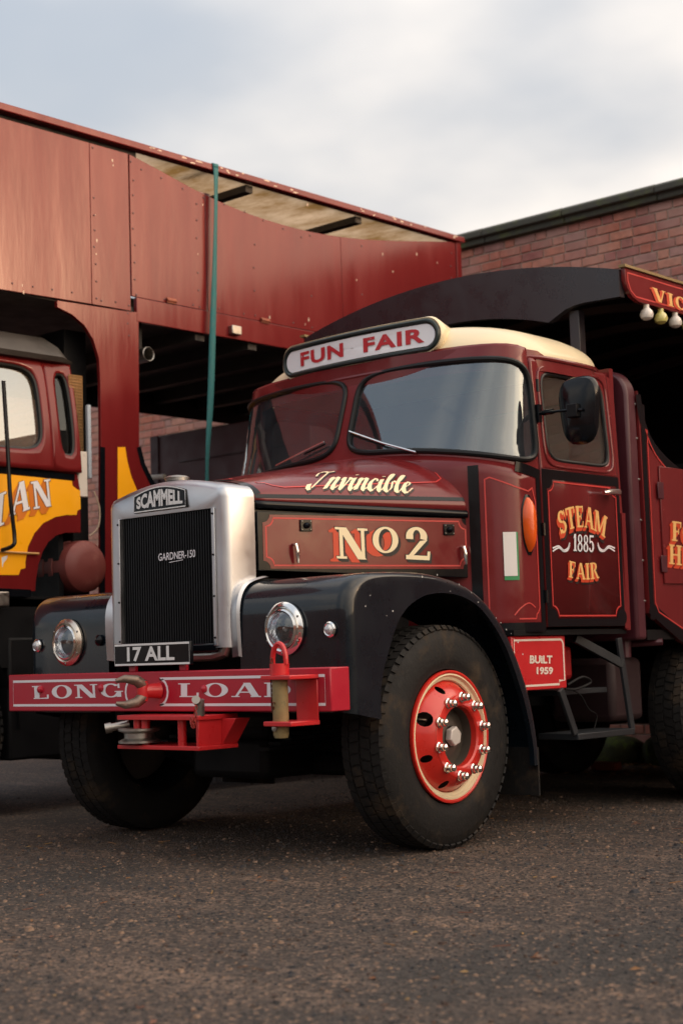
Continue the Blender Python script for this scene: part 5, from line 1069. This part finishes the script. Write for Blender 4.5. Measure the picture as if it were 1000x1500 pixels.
for sx in (1, -1):
    xf = CXC + sx * CHW; zt_, zb_ = can_z(xf) + .012, 3.0
    c = MB(); pf = [(CY + .02, zt_), (yE + .1, zt_), (yE + .1, zb_), (CY + .16, zb_), (CY + .09, zb_ + .02), (CY + .04, zb_ + .065), (CY + .02, zb_ + .11)]
    c.prism(pf, lambda u, v, d: (xf + sx * d, u, v), .0, .03); fas = part(c, 'canopy_fascia', MAROON, bevel=.003, label='maroon canopy fascia with gold lettering' if sx > 0 else None)
    c = MB(); ribbon(c, [(xf + sx * .0318, a, b) for a, b in ((CY + .045, zt_ - .03), (yE, zt_ - .03))], (sx, 0, 0), .009); ribbon(c, [(xf + sx * .0318, a, b) for a, b in ((CY + .045, zt_ - .03), (CY + .047, zb_ + .11), (CY + .075, zb_ + .055), (CY + .13, zb_ + .025), (yE, zb_ + .022))], (sx, 0, 0), .009); part(c, 'coach_line', LINE, fas)
    c = MB(); c.box((min(xf, xf + sx * .045), CY, zt_ - .002), (max(xf, xf + sx * .045), yE + .1, zt_ + .014)); part(c, 'fascia_trim', mat('dull_gold', (.22, .15, .06), .5), fas)
    if sx > 0:
        xp = xf + .033; wd, P = serif_polys('VIC', .12); f = frame3(U(957, 440, 0, xp), U(1004, 456, 0, xp), U(955, 421, 0, xp), wd); a, b = MB(), MB(); put_serif(a, P, f, .003)
        for k in range(4): put_serif(b, P, f, .001 + .0002 * k, -.04 - .05 * k, -.02 - .03 * k)
        part(b, 'letter_shade', ORANGE_SH, fas, smooth=False); part(a, 'lettering', GOLD, fas, smooth=False, label='gold lettering VIC')
    BULB = [mat('bulb_white', (.62, .58, .54), .2, coat=.8, var=.08), mat('bulb_yellow', (.55, .50, .16), .2, coat=.8, var=.08)]
    for k in range(14):
        q = U(946 + 21 * k, 453 + 7 * k, 0, xf + .012) if k < 3 and sx > 0 else None; yk = q[1] if q is not None else U(946, 453, 0, CXC + CHW + .012)[1] + .165 * k
        bl = MB(); bl.lathe([(0.0, .018), (-.03, .018), (-.036, .024), (-.05, .036), (-.07, .042), (-.092, .036), (-.104, .02), (-.108, .001)], (xf + sx * .012, yk, zb_ + .012), 2, 16); part(bl, 'light_bulb', BULB[k % 2], fas)
c = MB()
for sx in (1, -1):
    c.box((CXC + sx * .91 - .035, CY + .055, 2.55), (CXC + sx * .91 + .035, CY + .12, 3.0)); c.prism([(0, 0), (.14, 0), (.14, .1), (.0, .0)][:3], lambda u, v, d: (CXC + sx * (.91 - .035 - .14 + u), CY + .06 + d, 2.62 + v), 0, .04)
part(c, 'canopy_post', mat('canopy_board', ()), can, bevel=.004)
RIBM = mat('canopy_rib_paint', (.06, .03, .03), .5)
for y in (3.2, 3.9, 4.6, 5.3, 6.0):
    c = MB(); c.rings([[(x, yy, zz3) for x, zz3 in [(x, can_z(x) - .022) for x in xs_[2:-2]] + [(x, can_z(x) - .075) for x in xs_[2:-2][::-1]]] for yy in (y, y + .05)], cap=True); part(c, 'canopy_rib', RIBM, can)
c = MB()
for sx in (1, -1):
    for y in (4.4, 6.2): c.box((sx * 1.02 - .03, y, 1.0), (sx * 1.02 + .03, y + .06, 3.1))
part(c, 'canopy_stanchion', BLACKM, can)
# ================================================================== THE LEFT LORRY
LX = -2.4; LXF = -4.8
CF = -.6                                     # front of the cab
Lr = thing('fairground_lorry', 'maroon and yellow fairground lorry with tall box body over its cab', 'lorry', (LX - 1.2, 2.0, 0))
def lp(mb, name, material, parent=None, **k): return mb.build(name, material, parent if parent is not None else Lr, **k)
def LP(px, py): q = U(px, py, 0, LX); return q[1], q[2]
LF = lambda d0=0.: (lambda u, v, d=0.: (LX + d0 + d, u, v))
ZR = LP(0, 152)[1]; YB = LP(668, 400)[0]; YF = -2.2
zb_panel = LP(0, 436)[1]; zseam = LP(192, 434)[1]
# side panels, one sheet each
arch = [LP(*p) for p in ((-40, 430), (0, 436), (50, 443), (84, 450), (106, 461), (124, 477), (137, 498), (145, 525), (147, 560))]
yA, yB_, yC = LP(133, 300)[0], LP(190, 300)[0], LP(305, 400)[0]
topz = lambda y: LP(0, 172)[1]
curve = catmull([LP(*p) for p in ((190, 226), (235, 250), (300, 285), (370, 315), (440, 336), (500, 347), (560, 352), (660, 354))], 6)
def panel(poly, name='side_panel', d=.0, th=.02, **k):
    c = MB(); c.prism(poly, LF(d), -th, 0.); return lp(c, name, MAROON_L, bevel=.002, **k)
zt0 = topz(0)
panel([(YF, zb_panel), (yA - .003, LP(133, 455)[1]), (yA - .003, zt0), (YF, zt0)] if 0 else [(YF, zb_panel + .0), (LP(84, 437)[0], LP(84, 437)[1]), (yA - .004, LP(133, 445)[1]), (yA - .004, zt0), (YF, zt0)])
panel([(yA, LP(133, 445)[1]), (yB_ - .006, LP(190, 455)[1]), (yB_ - .006, zt0), (yA, zt0)])
cz = [(a, b) for a, b in curve]
def cut(y0, y1):
    pts = [(a, b) for a, b in cz if y0 < a < y1]; f = lambda y: float(np.interp(y, [a for a, b in cz], [b for a, b in cz])); return [(y0, f(y0))] + pts + [(y1, f(y1))]
e0, e1, e2, e3 = yB_ + .006, yC - .02, LP(500, 400)[0], YB
for a0_, a1_ in ((e0, e1), (e1 + .012, e2), (e2 + .004, e3)):
    tpz = cut(a0_, a1_); panel([(a0_, zseam + .004), (a1_, zseam + .004)] + tpz[::-1])
c = MB(); c.box((LX - .025, e1 - .05, zseam), (LX - .004, e1 + .06, LP(300, 282)[1])); lp(c, 'dark_strip', DKMAROON)  # dark maroon strip behind the narrow gap between two sheets
# corner post, lower beam, arch skirt and pillar
c = MB(); c.box((LX - .05, YB, zseam - .1), (LX + .012, YB + .07, ZR - .05)); lp(c, 'corner_post', MAROON_L, bevel=.005)
zbeam = LP(201, 471)[1]
c = MB(); c.box((LX - .03, LP(200, 450)[0], zbeam), (LX + .004, YB + .05, zseam)); lp(c, 'lower_beam', MAROON_L, bevel=.004)
pil = [LP(84, 440), LP(192, 457), LP(203, 457), LP(204, 655), LP(210, 680), LP(222, 705), LP(240, 730), LP(262, 750), LP(262, 900), LP(148, 900), LP(148, 655)] + arch[::-1][0:6]
panel(pil, 'pillar', .002, .03, label='maroon pillar with yellow flash behind the cab')
c = MB(); c.add([(LX + .005, *LP(*p)) for p in ((172, 655), (183, 655), (186, 675), (192, 698), (202, 722), (216, 745), (216, 900), (172, 900))], [tuple(range(8))]); lp(c, 'yellow_flash', YELLOW, smooth=False)
c = MB(); ribbon(c, [(LX + .0045, *LP(150, y)) for y in (655, 760, 900)], (1, 0, 0), .045); lp(c, 'painted_border', BLACK); c = MB(); ribbon(c, [(LX + .0045, *LP(*p)) for p in ((203, 655), (209, 680), (221, 705), (239, 730))], (1, 0, 0), .04); lp(c, 'painted_border', BLACK)
c = MB(); ribbon(c, [(LX + .0042, *LP(*p)) for p in ((0, 0),)] * 2, (1, 0, 0), .01) if 0 else None
# rivets along the seams
rv = MB()
def rivets(p0, p1, n):
    a, b = np.array(LP(*p0)), np.array(LP(*p1))
    for k in range(n):
        q = a + (b - a) * k / (n - 1) + rng.normal(0, .006, 2)
        if rng.random() < .12: continue
        rv.lathe([(0, .008), (.004, .007), (.006, .001)], (LX, q[0], q[1]), 0, 6)
rivets((136, 216), (142, 436), 10); rivets((193, 238), (199, 432), 9); rivets((287, 300), (292, 450), 7); rivets((372, 325), (373, 462), 5); rivets((455, 345), (456, 480), 4); rivets((530, 360), (531, 470), 4)
rivets((18, 413), (104, 429), 4); rivets((150, 440), (188, 447), 3); rivets((200, 430), (430, 473), 7); rivets((660, 370), (660, 410), 3); rivets((188, 460), (188, 490), 3); rivets((205, 248), (440, 347), 9)
lp(rv, 'rivets', DKMAROON, label='rows of small rivets')['kind'] = 'stuff'
pcm = MB()
for px, py, w_ in ((165, 235, .03), (166, 242, .02), (140, 315, .012), (142, 352, .03), (141, 372, .02), (297, 300, .02), (290, 372, .015), (450, 300, .03), (395, 465, .03), (447, 475, .02), (452, 468, .035), (610, 372, .03), (640, 385, .02), (575, 398, .025), (522, 410, .02), (560, 372, .03), (33, 418, .02), (35, 428, .03)):
    y, z = LP(px, py); pcm.add([(LX + .0008, y + w_ * rng.uniform(.3, .6) * cos(t) * .5, z + w_ * rng.uniform(.4, 1.) * sin(t) * .6) for t in np.linspace(0, 2 * pi, 9)[:-1]], [tuple(range(8))])
for k in range(26):
    y = rng.uniform(1.7, YB); w_ = rng.uniform(.01, .045); z = ZR - rng.uniform(.006, .045); pcm.add([(LX + .0358, y + w_ * rng.uniform(.5, 1.2) * cos(t), z + .006 * rng.uniform(.5, 1.5) * sin(t)) for t in np.linspace(0, 2 * pi, 9)[:-1]], [tuple(range(8))])
lp(pcm, 'paint_chips', mat('bare_chip', (.55, .42, .34), .7, var=.3), smooth=False, label='scattered pale chips where paint has flaked')['kind'] = 'stuff'
# hinges and catch
for px, py in ((250, 441), (387, 470)):
    y, z = LP(px, py); c = MB(); c.box((LX + .005, y - .045, z - .02), (LX + .014, y + .045, z + .02)); c.tube([(LX + .014, y - .045, z), (LX + .014, y + .045, z)], .012, 8); lp(c, 'flap_hinge', mat('rusty_hinge', (.24, .07, .04), .6, .3, var=.4, col2=(.5, .4, .3), c2amt=.2, c2scale=30), bevel=.002)
y, z = LP(341, 484); c = MB(); c.box((LX + .004, y - .05, z - .04), (LX + .05, y + .05, z + .03)); lp(c, 'flap_catch', STEEL, bevel=.008)
# roof rail, roof sheet and cross beams
c = MB(); c.box((LX - .05, YF, ZR - .052), (LX + .035, YB + .1, ZR)); lp(c, 'roof_rail', MAROON_L, bevel=.006, label='maroon top rail with flaking paint')
c = MB(); c.box((LX - .06, YF, ZR - .2), (LX - .035, yB_ + .1, ZR - .052)); lp(c, 'groove_shade', BLACKM)  # black strip puts the groove's shade below the rail into colour
ROOFT = CANVAS.copy(); ROOFT.name = 'translucent_roof_sheet'; _n = ROOFT.node_tree.nodes; _b = _n['Principled BSDF']; _t2 = _n.new('ShaderNodeBsdfTranslucent'); _m = _n.new('ShaderNodeMixShader'); _m.inputs[0].default_value = .65
ROOFT.node_tree.links.new(_b.inputs['Base Color'].links[0].from_socket, _t2.inputs[0]); ROOFT.node_tree.links.new(_b.outputs[0], _m.inputs[1]); ROOFT.node_tree.links.new(_t2.outputs[0], _m.inputs[2]); ROOFT.node_tree.links.new(_m.outputs[0], _n['Material Output'].inputs[0])
c = MB(); c.grid(lambda x, y: (x, y, ZR - .04), [LXF, LX - .052], [YF, YB + .08]); lp(c, 'roof_sheet', ROOFT, label='stained pale underside of the roof sheet')
for px, py in ((345, 278), (505, 331)):
    y = LP(px + 28, py - 6)[0]; c = MB(); c.box((LXF, y - .05, ZR - .11), (LX - .052, y + .03, ZR - .052)); lp(c, 'roof_beam', WOODD, bevel=.004)
c = MB(); c.box((LXF - .02, CF, .3), (LXF, 1.6, 1.3)); lp(c, 'far_shade_panel', BLACKM)  # black panel added to block lit ground beyond the lorry
c = MB(); c.box((LX - .4, CF + .02, .95), (LX - .06, 1.45, 1.42)); lp(c, 'cab_shade_box', BLACKM)  # black box added for the shade below the cab
c = MB(); c.box((LXF, 1.62, .3), (LX - .2, 1.66, 1.2)); lp(c, 'chassis_shade_panel', BLACKM)  # added black panel, blocks light under the lorry chassis
c = MB(); c.box((LX - .5, LP(124, 800)[0], 1.2), (LX - .12, LP(147, 800)[0], LP(136, 668)[1])); lp(c, 'cab_back_shade_box', BLACKM, bevel=.01)  # black box added to make the gap behind the cab dark
c = MB(); c.box((LXF - .02, YF, 3.24), (LXF, YB + .05, 4.3)); lp(c, 'far_side_panel', BLACKM)
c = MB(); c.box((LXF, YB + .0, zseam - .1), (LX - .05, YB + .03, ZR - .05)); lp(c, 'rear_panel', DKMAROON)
c = MB(); c.box((LXF, YF, zbeam + .05), (LX - .032, YB, zbeam + .11)); lp(c, 'box_floor', WOODD)
for k in range(6): c = MB(); yk = 2.6 + .55 * k; c.box((LXF, yk, zbeam - .05), (LX - .035, yk + .09, zbeam + .049)); lp(c, 'floor_bearer', WOODD)
# exhaust outlet
q = LP(214, 516); c = MB(); c.lathe([(-.25, .055), (.06, .055), (.065, .05), (.06, .045), (-.2, .045), (-.2, .001)], (LX - .1, q[0] + .06, q[1]), 0, 24); lp(c, 'vent_pipe', STEEL)
c = MB(); c.box((LX - .3, q[0] + .02, q[1] + .04), (LX - .1, q[0] + .05, zbeam + .05)); lp(c, 'pipe_bracket', BLACKM)
# chassis, deck
c = MB(); c.box((LXF + .5, CF - .02, .8), (LXF + .7, YB, 1.05)); c.box((LX - .7, CF - .02, .8), (LX - .5, YB, 1.05)); lp(c, 'chassis_rail', BLACKM)
c = MB(); c.box((LXF, 1.65, 1.2), (LX - .005, YB, 1.3)); lp(c, 'deck', DKMAROON)
c = MB(); c.box((LX - .3, 1.2, 1.0), (LX - .02, 2.2, 1.19)); lp(c, 'deck_valance', BLACKM)
# cab: side sheet with two windows
zg = LP(0, 512)[1]; ygb = LP(112, 560)[0]; zw = LP(0, 683)[1]
W1 = [LP(-62, 600), LP(66, 590)]; w1 = ((W1[0][0] + W1[1][0]) / 2, (LP(30, 530)[1] + LP(30, 658)[1]) / 2, (W1[1][0] - W1[0][0]) / 2, (LP(30, 530)[1] - LP(30, 658)[1]) / 2, 5)
W2 = [LP(90, 600), LP(112, 600)]; w2 = ((W2[0][0] + W2[1][0]) / 2, (LP(103, 545)[1] + LP(103, 668)[1]) / 2, (W2[1][0] - W2[0][0]) / 2, (LP(103, 545)[1] - LP(103, 668)[1]) / 2, 4)
CBK = W2[1][0] + .035; zsil = 1.35; ysp = (W1[1][0] + W2[0][0]) / 2
def CS(y, z, d=0.): t = max(0, z - 2.22); return (LX - .02 - t * .05 - t * t * .12 + d, y, z)
c = MB(); panel_hole(c, CS, (w1[0] - w1[2] - .1, zw, ysp, zg), w1, 60, 4); panel_hole(c, CS, (ysp, zw, CBK, zg), w2, 60, 4); c.grid(CS, [CF, w1[0] - w1[2] - .1], [zw, zg])
cabL = lp(c, 'cab_side', MAROON_L, solid=.03, label='maroon cab side with rounded windows')
for i, wv_ in enumerate((w1, w2)):
    c = MB(); glass_fill(c, lambda y, z: CS(y, z, -.012), wv_, .01); pn = lp(c, 'cab_window', GLASS4 if i else GLASS3); c = MB(); closed_tube(c, hole_loop(lambda y, z: CS(y, z, .004), wv_, 80, 0), .019); lp(c, 'window_rubber', SEAL, pn)  # rear pane gets darkened glass standing in for its dark reflection
c = MB(); ysm = ysp - .02; c.bar(CS(ysm, zw, .001), CS(ysm, zg, .001), .006, .006); lp(c, 'door_seam', BLACKM, cabL)
# lower cab with the wheel-arch cut-out
cx_a, cz_a = LP(137, 845); ra = .42
yel = [LP(-80, 690), LP(0, 693), LP(108, 704)] 
ybk = LP(121, 740)[0]
ar = [(LP(135, 800)[0] + .0, 0)]
arc_o = [LP(*p) for p in ((124, 768), (108, 768), (88, 772), (70, 782), (55, 800), (46, 822), (42, 845), (41, 862))]
low = [(CF, zsil - .02), (CF, zw), (CBK - .02, zw - .0), (ybk, LP(121, 715)[1]), (ybk, LP(121, 780)[1])] + [LP(*p) for p in ((100, 780), (86, 784), (74, 794), (66, 808), (60, 826), (56, 850), (55, 866))] + [LP(0, 866)]
c = MB(); c.prism([q for q in low], lambda u, v, d: (LX - .02 + d, u, v), -.03, 0); lowp = lp(c, 'cab_lower_panel', MAROON_L, bevel=.003, label='lower cab side with yellow painted field')
c = MB(); fld = [LP(-90, 684), LP(0, 693), LP(108, 704), LP(109, 711), LP(115, 716), LP(120, 718), LP(121, 745), LP(116, 748), LP(115, 754), LP(100, 754), LP(84, 757), LP(66, 766), LP(53, 781), LP(44, 800), LP(40, 822), LP(40, 832), LP(33, 834), LP(30, 842), LP(0, 842), LP(-90, 840)]
c.add([(LX - .017, a, b) for a, b in fld], [tuple(range(len(fld)))]); lp(c, 'yellow_field', YELLOW, lowp, smooth=False)
c = MB(); ribbon(c, [(LX - .0165, *LP(*p)) for p in ((-90, 678), (0, 687), (112, 699))], (1, 0, 0), .045); lp(c, 'painted_border', BLACK, lowp); c = MB(); ribbon(c, [(LX - .0165, *LP(*p)) for p in ((0, 867), (48, 869))], (1, 0, 0), .05); lp(c, 'painted_border', BLACK, lowp)
c = MB(); c.tube([(LX - .012, *LP(-60, 806)), (LX - .005, *LP(0, 808)), (LX - .005, *LP(58, 811))], .008, 6); lp(c, 'moulding', mat('gilt_moulding', (.5, .25, .06), .45), lowp)
for ch, BL, BR, TL in (('M', (-44, 790), (6, 768), (-40, 740)), ('A', (14, 757), (43, 746), (16, 711)), ('N', (49, 746), (77, 741), (45, 706))):
    wd, P = serif_polys(ch); f = frame3(U(*BL, 0, LX - .016), U(*BR, 0, LX - .016), U(*TL, 0, LX - .016), wd); a, b, d_ = MB(), MB(), MB(); put_serif(a, P, f, .005); put_serif(d_, P, f, .004, .03, -.02); put_serif(d_, P, f, .004, -.03, .02)
    for k in range(6): put_serif(b, P, f, .0015 + .0003 * k, -.06 - .04 * k, -.04 - .04 * k)
    lp(b, 'letter_shade', ORANGE2, lowp, smooth=False); lp(d_, 'letter_outline', mat('letter_brown', (.10, .04, .02), .5), lowp, smooth=False); lp(a, 'lettering', WHITE, lowp, smooth=False)
c = MB(); c.add([(LX - .016, *LP(*p)) for p in ((5, 816), (14, 813), (13, 818), (8, 824), (6, 832))], [(0, 1, 2, 3, 4)]); lp(c, 'paint_chip', WHITE, lowp, smooth=False)
c = MB(); y, z = LP(40, 681); c.lathe([(0, .018), (.012, .018), (.02, .01), (.021, .001)], (LX - .02, y, z), 0, 12); lp(c, 'door_button', STEEL, lowp)
c = MB(); c.box((LXF + .05, CF, zsil), (LX - .06, CBK - .1, zsil + .05)); c.box((LXF + .05, CBK - .14, zsil), (LX - .08, CBK - .1, zw)); lp(c, 'cab_shell', BLACKM)
c = MB(); c.box((LXF + .02, CF, zw), (LXF + .05, CBK, zg)); c.box((LXF + .05, CBK - .04, zw), (LX - .1, CBK, zw + .2)); lp(c, 'cab_far_side', MAROON_L)
c = MB(); c.box((LX - .9, .2, 1.5), (LX - .35, .7, 2.55)); lp(c, 'seat', SEATM, bevel=.05)
fh = ((LX + LXF) / 2, (zw + zg) / 2 + .02, 1.0, (zg - zw) / 2 - .1, 6)
c = MB(); panel_hole(c, lambda x, z: (x, CF, z), (LXF + .04, zsil, LX - .05, zg), fh, 60, 4); cf = lp(c, 'cab_front', MAROON_L, solid=.03)
c = MB(); glass_fill(c, lambda x, z: (x, CF + .012, z), fh, .01); lp(c, 'windscreen', GLASS3, cf); c = MB(); closed_tube(c, hole_loop(lambda x, z: (x, CF - .004, z), fh, 80, 0), .019); lp(c, 'window_rubber', SEAL, cf)
for sx_ in (-1, 1):
    c = MB(); c.lathe([(0, .11), (.02, .11), (.03, .095), (.045, .06), (.05, .001)], ((LX + LXF) / 2 + sx_ * .85, CF, 1.55), 1, 24, sgn=-1); lp(c, 'headlight', CHROME)
# cab roof: grey capping with sloped edge
zr1 = LP(0, 484)[1]; c = MB(); pf = [(LX - .055, zg - .01), (LX - .03, zg + .02), (LX - .09, zg + .10), (LX - .25, zg + .19), (LXF + .25, zg + .19), (LXF + .09, zg + .1), (LXF + .03, zg + .02)]
yb = CBK; c.rings([[(x, y, z) for x, z in pf] for y in (CF, yb - .12)] + [[(LX - 1.2 + (x - LX + 1.2) * .96, yb, zg + (z - zg) * .35) for x, z in pf]], cap=True); roofL = lp(c, 'cab_roof', GREY, angle=25, label='weathered grey cab roof capping')
c = MB(); c.tube([CS(CF, zg, .012), CS(CBK, zg, .012)], .013, 8); lp(c, 'gutter', MAROON_L, roofL)
# behind the cab: mesh guard, white post, reservoir, grab pole
my0, my1, mz0, mz1 = LP(112, 600)[0], LP(131, 600)[0], LP(121, 660)[1], LP(121, 548)[1]
wr = MB()
for k in range(10): yy = my0 + (my1 - my0) * k / 9; wr.bar((LX - .075, yy, mz0), (LX - .075, yy, mz1), .005, .005)
for k in range(26): zz2 = mz0 + (mz1 - mz0) * k / 25; wr.bar((LX - .072, my0, zz2), (LX - .072, my1, zz2), .005, .005)
lp(wr, 'mesh_guard', MESHG, label='brass coloured wire mesh guard')['kind'] = 'stuff'
c = MB(); c.box((LX - .14, my0, mz0), (LX - .12, my1, mz1)); lp(c, 'guard_backing', mat('guard_back', (.05, .03, .016), .7, var=.4), bevel=.004)
y0, z1 = LP(117, 660); y1, z0 = LP(132, 728); c = MB(); c.box((LX - .10, y0, z0), (LX - .02, y1, z1)); lp(c, 'white_post', WHITEPOST, bevel=.006)
c = MB(); c.box((LX - .06, LP(133, 600)[0], LP(136, 700)[1]), (LX - .03, LP(138, 600)[0], LP(136, 592)[1])); lp(c, 'pale_pipe', mat('pale_blue_grey', (.35, .4, .46), .5), bevel=.006)
c = MB(); c.box((LX - .5, LP(122, 600)[0], 1.3), (LX - .2, LP(134, 600)[0] + .12, 3.3)); lp(c, 'shade_backing', BLACKM)  # black backing added to hide lit bricks in the shaded gap
q = LP(112, 829); c = MB(); R_ = .185; c.lathe([(-.38, R_ * .9), (-.36, R_), (-.30, R_), (-.295, R_ * .97), (-.25, R_ * .97), (-.245, R_), (-.20, R_), (-.195, R_ * .97), (-.10, R_ * .97), (-.06, R_ * .95), (-.03, R_ * .8), (-.012, R_ * .5), (-.005, .001)], (LX + .05, q[0] + .09, q[1]), 0, 40); lp(c, 'air_reservoir', mat('dusty_maroon', (.17, .035, .03), .55, var=.2, col2=(.26, .09, .07), c2amt=.35, c2scale=6), label='domed dusty maroon air reservoir')
c = MB(); c.tube(catmull([(LX + .0, *LP(138, 720)), (LX + .0, *LP(146, 745)), (LX, *LP(144, 772)), (LX - .02, *LP(134, 785))], 6), .006, 6); lp(c, 'cable', mat('pale_cable', (.4, .3, .22), .6))
c = MB(); c.tube(catmull([(LX + .07, *LP(-4, 560)), (LX + .07, *LP(2, 655)), (LX + .07, *LP(6, 730)), (LX + .07, *LP(12, 785)), (LX + .07, *LP(10, 800)), (LX + .0, *LP(3, 806))], 6), .014, 8); lp(c, 'grab_pole', BLACK)
y, z = LP(2, 878); c = MB(); c.box((LX - .02, y - .1, z - .05), (LX + .04, y + .04, z + .05)); lp(c, 'lamp_bracket', STEEL, bevel=.01)
for yy in (.30, 4.6):
    for sg, xo in ((1, LX - .16), (-1, LXF + .16)):
        c, t = tyre_mesh(xo, yy, .55, .555, .28, sg); ty = lp(c, 'wheel', RUBBER, angle=50); lp(t, 'tread', RUBBER, ty, smooth=False)
        c = MB(); c.lathe([(.10, .32), (.13, .30), (.05, .26), (.07, .15), (.10, .12), (.10, .001)], (xo, yy, .55), 0, 32, sgn=sg); lp(c, 'rim', DKMAROON, ty)
c = MB(); c.box((LX - .6, .9, .35), (LX - .05, 1.6, 1.15)); lp(c, 'battery_box', BLACKM, bevel=.02)
c = MB(); c.box((LX - .55, 1.7, .35), (LX - .08, 3.9, 1.15)); lp(c, 'underside_shade_box', BLACKM, bevel=.02)  # long black box added to cut light leaking beneath the lorry
c = MB(); c.box((LXF + .1, CF - .16, .42), (LX - .1, CF - .03, .95)); lp(c, 'front_light_block', BLACKM, bevel=.02)  # unseen black box, added across the front to keep light out underneath
c = MB(); c.tube([(LXF + .2, .3, .55), (LX - .2, .3, .55)], .09, 12); lp(c, 'front_axle', BLACKM)
c = MB(); c.grid(lambda t, x: (x, .30 + .66 * cos(t), .55 + .66 * sin(t)), np.linspace(0, pi, 20), [LX - .5, LX - .02]); lp(c, 'wheel_arch', BLACKM)
# ---- crate on the lorry deck
q0, q1 = U(222, 641, 1, 4.0), U(335, 617, 1, 4.0); c = MB(); c.box((q0[0], 4.0, 1.303), (LX - .2, 5.2, q0[2])); pk = thing('packing_crate', 'plain dark plum painted crate standing on the lorry deck', 'crate', ((q0[0] + LX) / 2, 4.6, 1.303)); c.build('crate_body', mat('plum_paint', (.085, .03, .038), .6, var=.12), pk, bevel=.01)
c = MB(); c.box((q0[0] - .002, 3.985, 1.31), (q0[0] + .10, 3.999, q0[2] + .002)); zc2 = U(262, 678, 1, 4.0)[2]; c.box((U(264, 678, 1, 4.0)[0], 3.988, zc2), (LX - .25, 3.999, zc2 + .015)); c.build('crate_trim', mat('plum_trim', (.06, .022, .028), .6), pk, bevel=.003)
c = MB(); q = U(230, 698, 1, 3.9); c.tube([(q[0] - .08, 3.9, q[2]), (q[0] + .1, 3.9, q[2] - .01)], .022, 10); c.build('lashing_bar', WHITEPOST, pk)
# ---- strap hanging down the lorry side
sp = []
for px, py, dx in ((317, 243, .05), (316, 300, .055), (314, 400, .05), (311, 500, .06), (308, 590, .06), (304, 660, .06), (303, 700, .06), (302, 800, .06)): q = U(px, py, 0, LX + dx); sp.append(q)
sp = [np.array((LX - .06, sp[0][1], ZR + .006)), np.array((LX + .035, sp[0][1], ZR + .006))] + sp
sp[2] = np.array((LX + .042, sp[2][1], ZR - .03)); pts = catmull(sp[2:], 8); c = MB(); nr = [np.array((1, .35 * sin(3.2 * i / len(pts) * pi), 0)) for i in range(len(pts))]; ribbon(c, pts, nr, .052); c.add([(LX - .3, pts[0][1] - .03, ZR + .004), (LX + .042, pts[0][1] - .03, ZR + .004), (LX + .042, pts[0][1] + .03, ZR + .004), (LX - .3, pts[0][1] + .03, ZR + .004)], [(0, 1, 2, 3)]); c.add([(LX + .042, pts[0][1] - .03, ZR + .004), (LX + .042, pts[0][1] + .03, ZR + .004), tuple(pts[0] + np.array((0, .03, 0))), tuple(pts[0] - np.array((0, .03, 0)))], [(0, 1, 2, 3)])
so = c.build('load_strap', TEAL, solid=.003); tag(so, 'long teal webbing strap hanging down the side of the lorry box', 'strap')
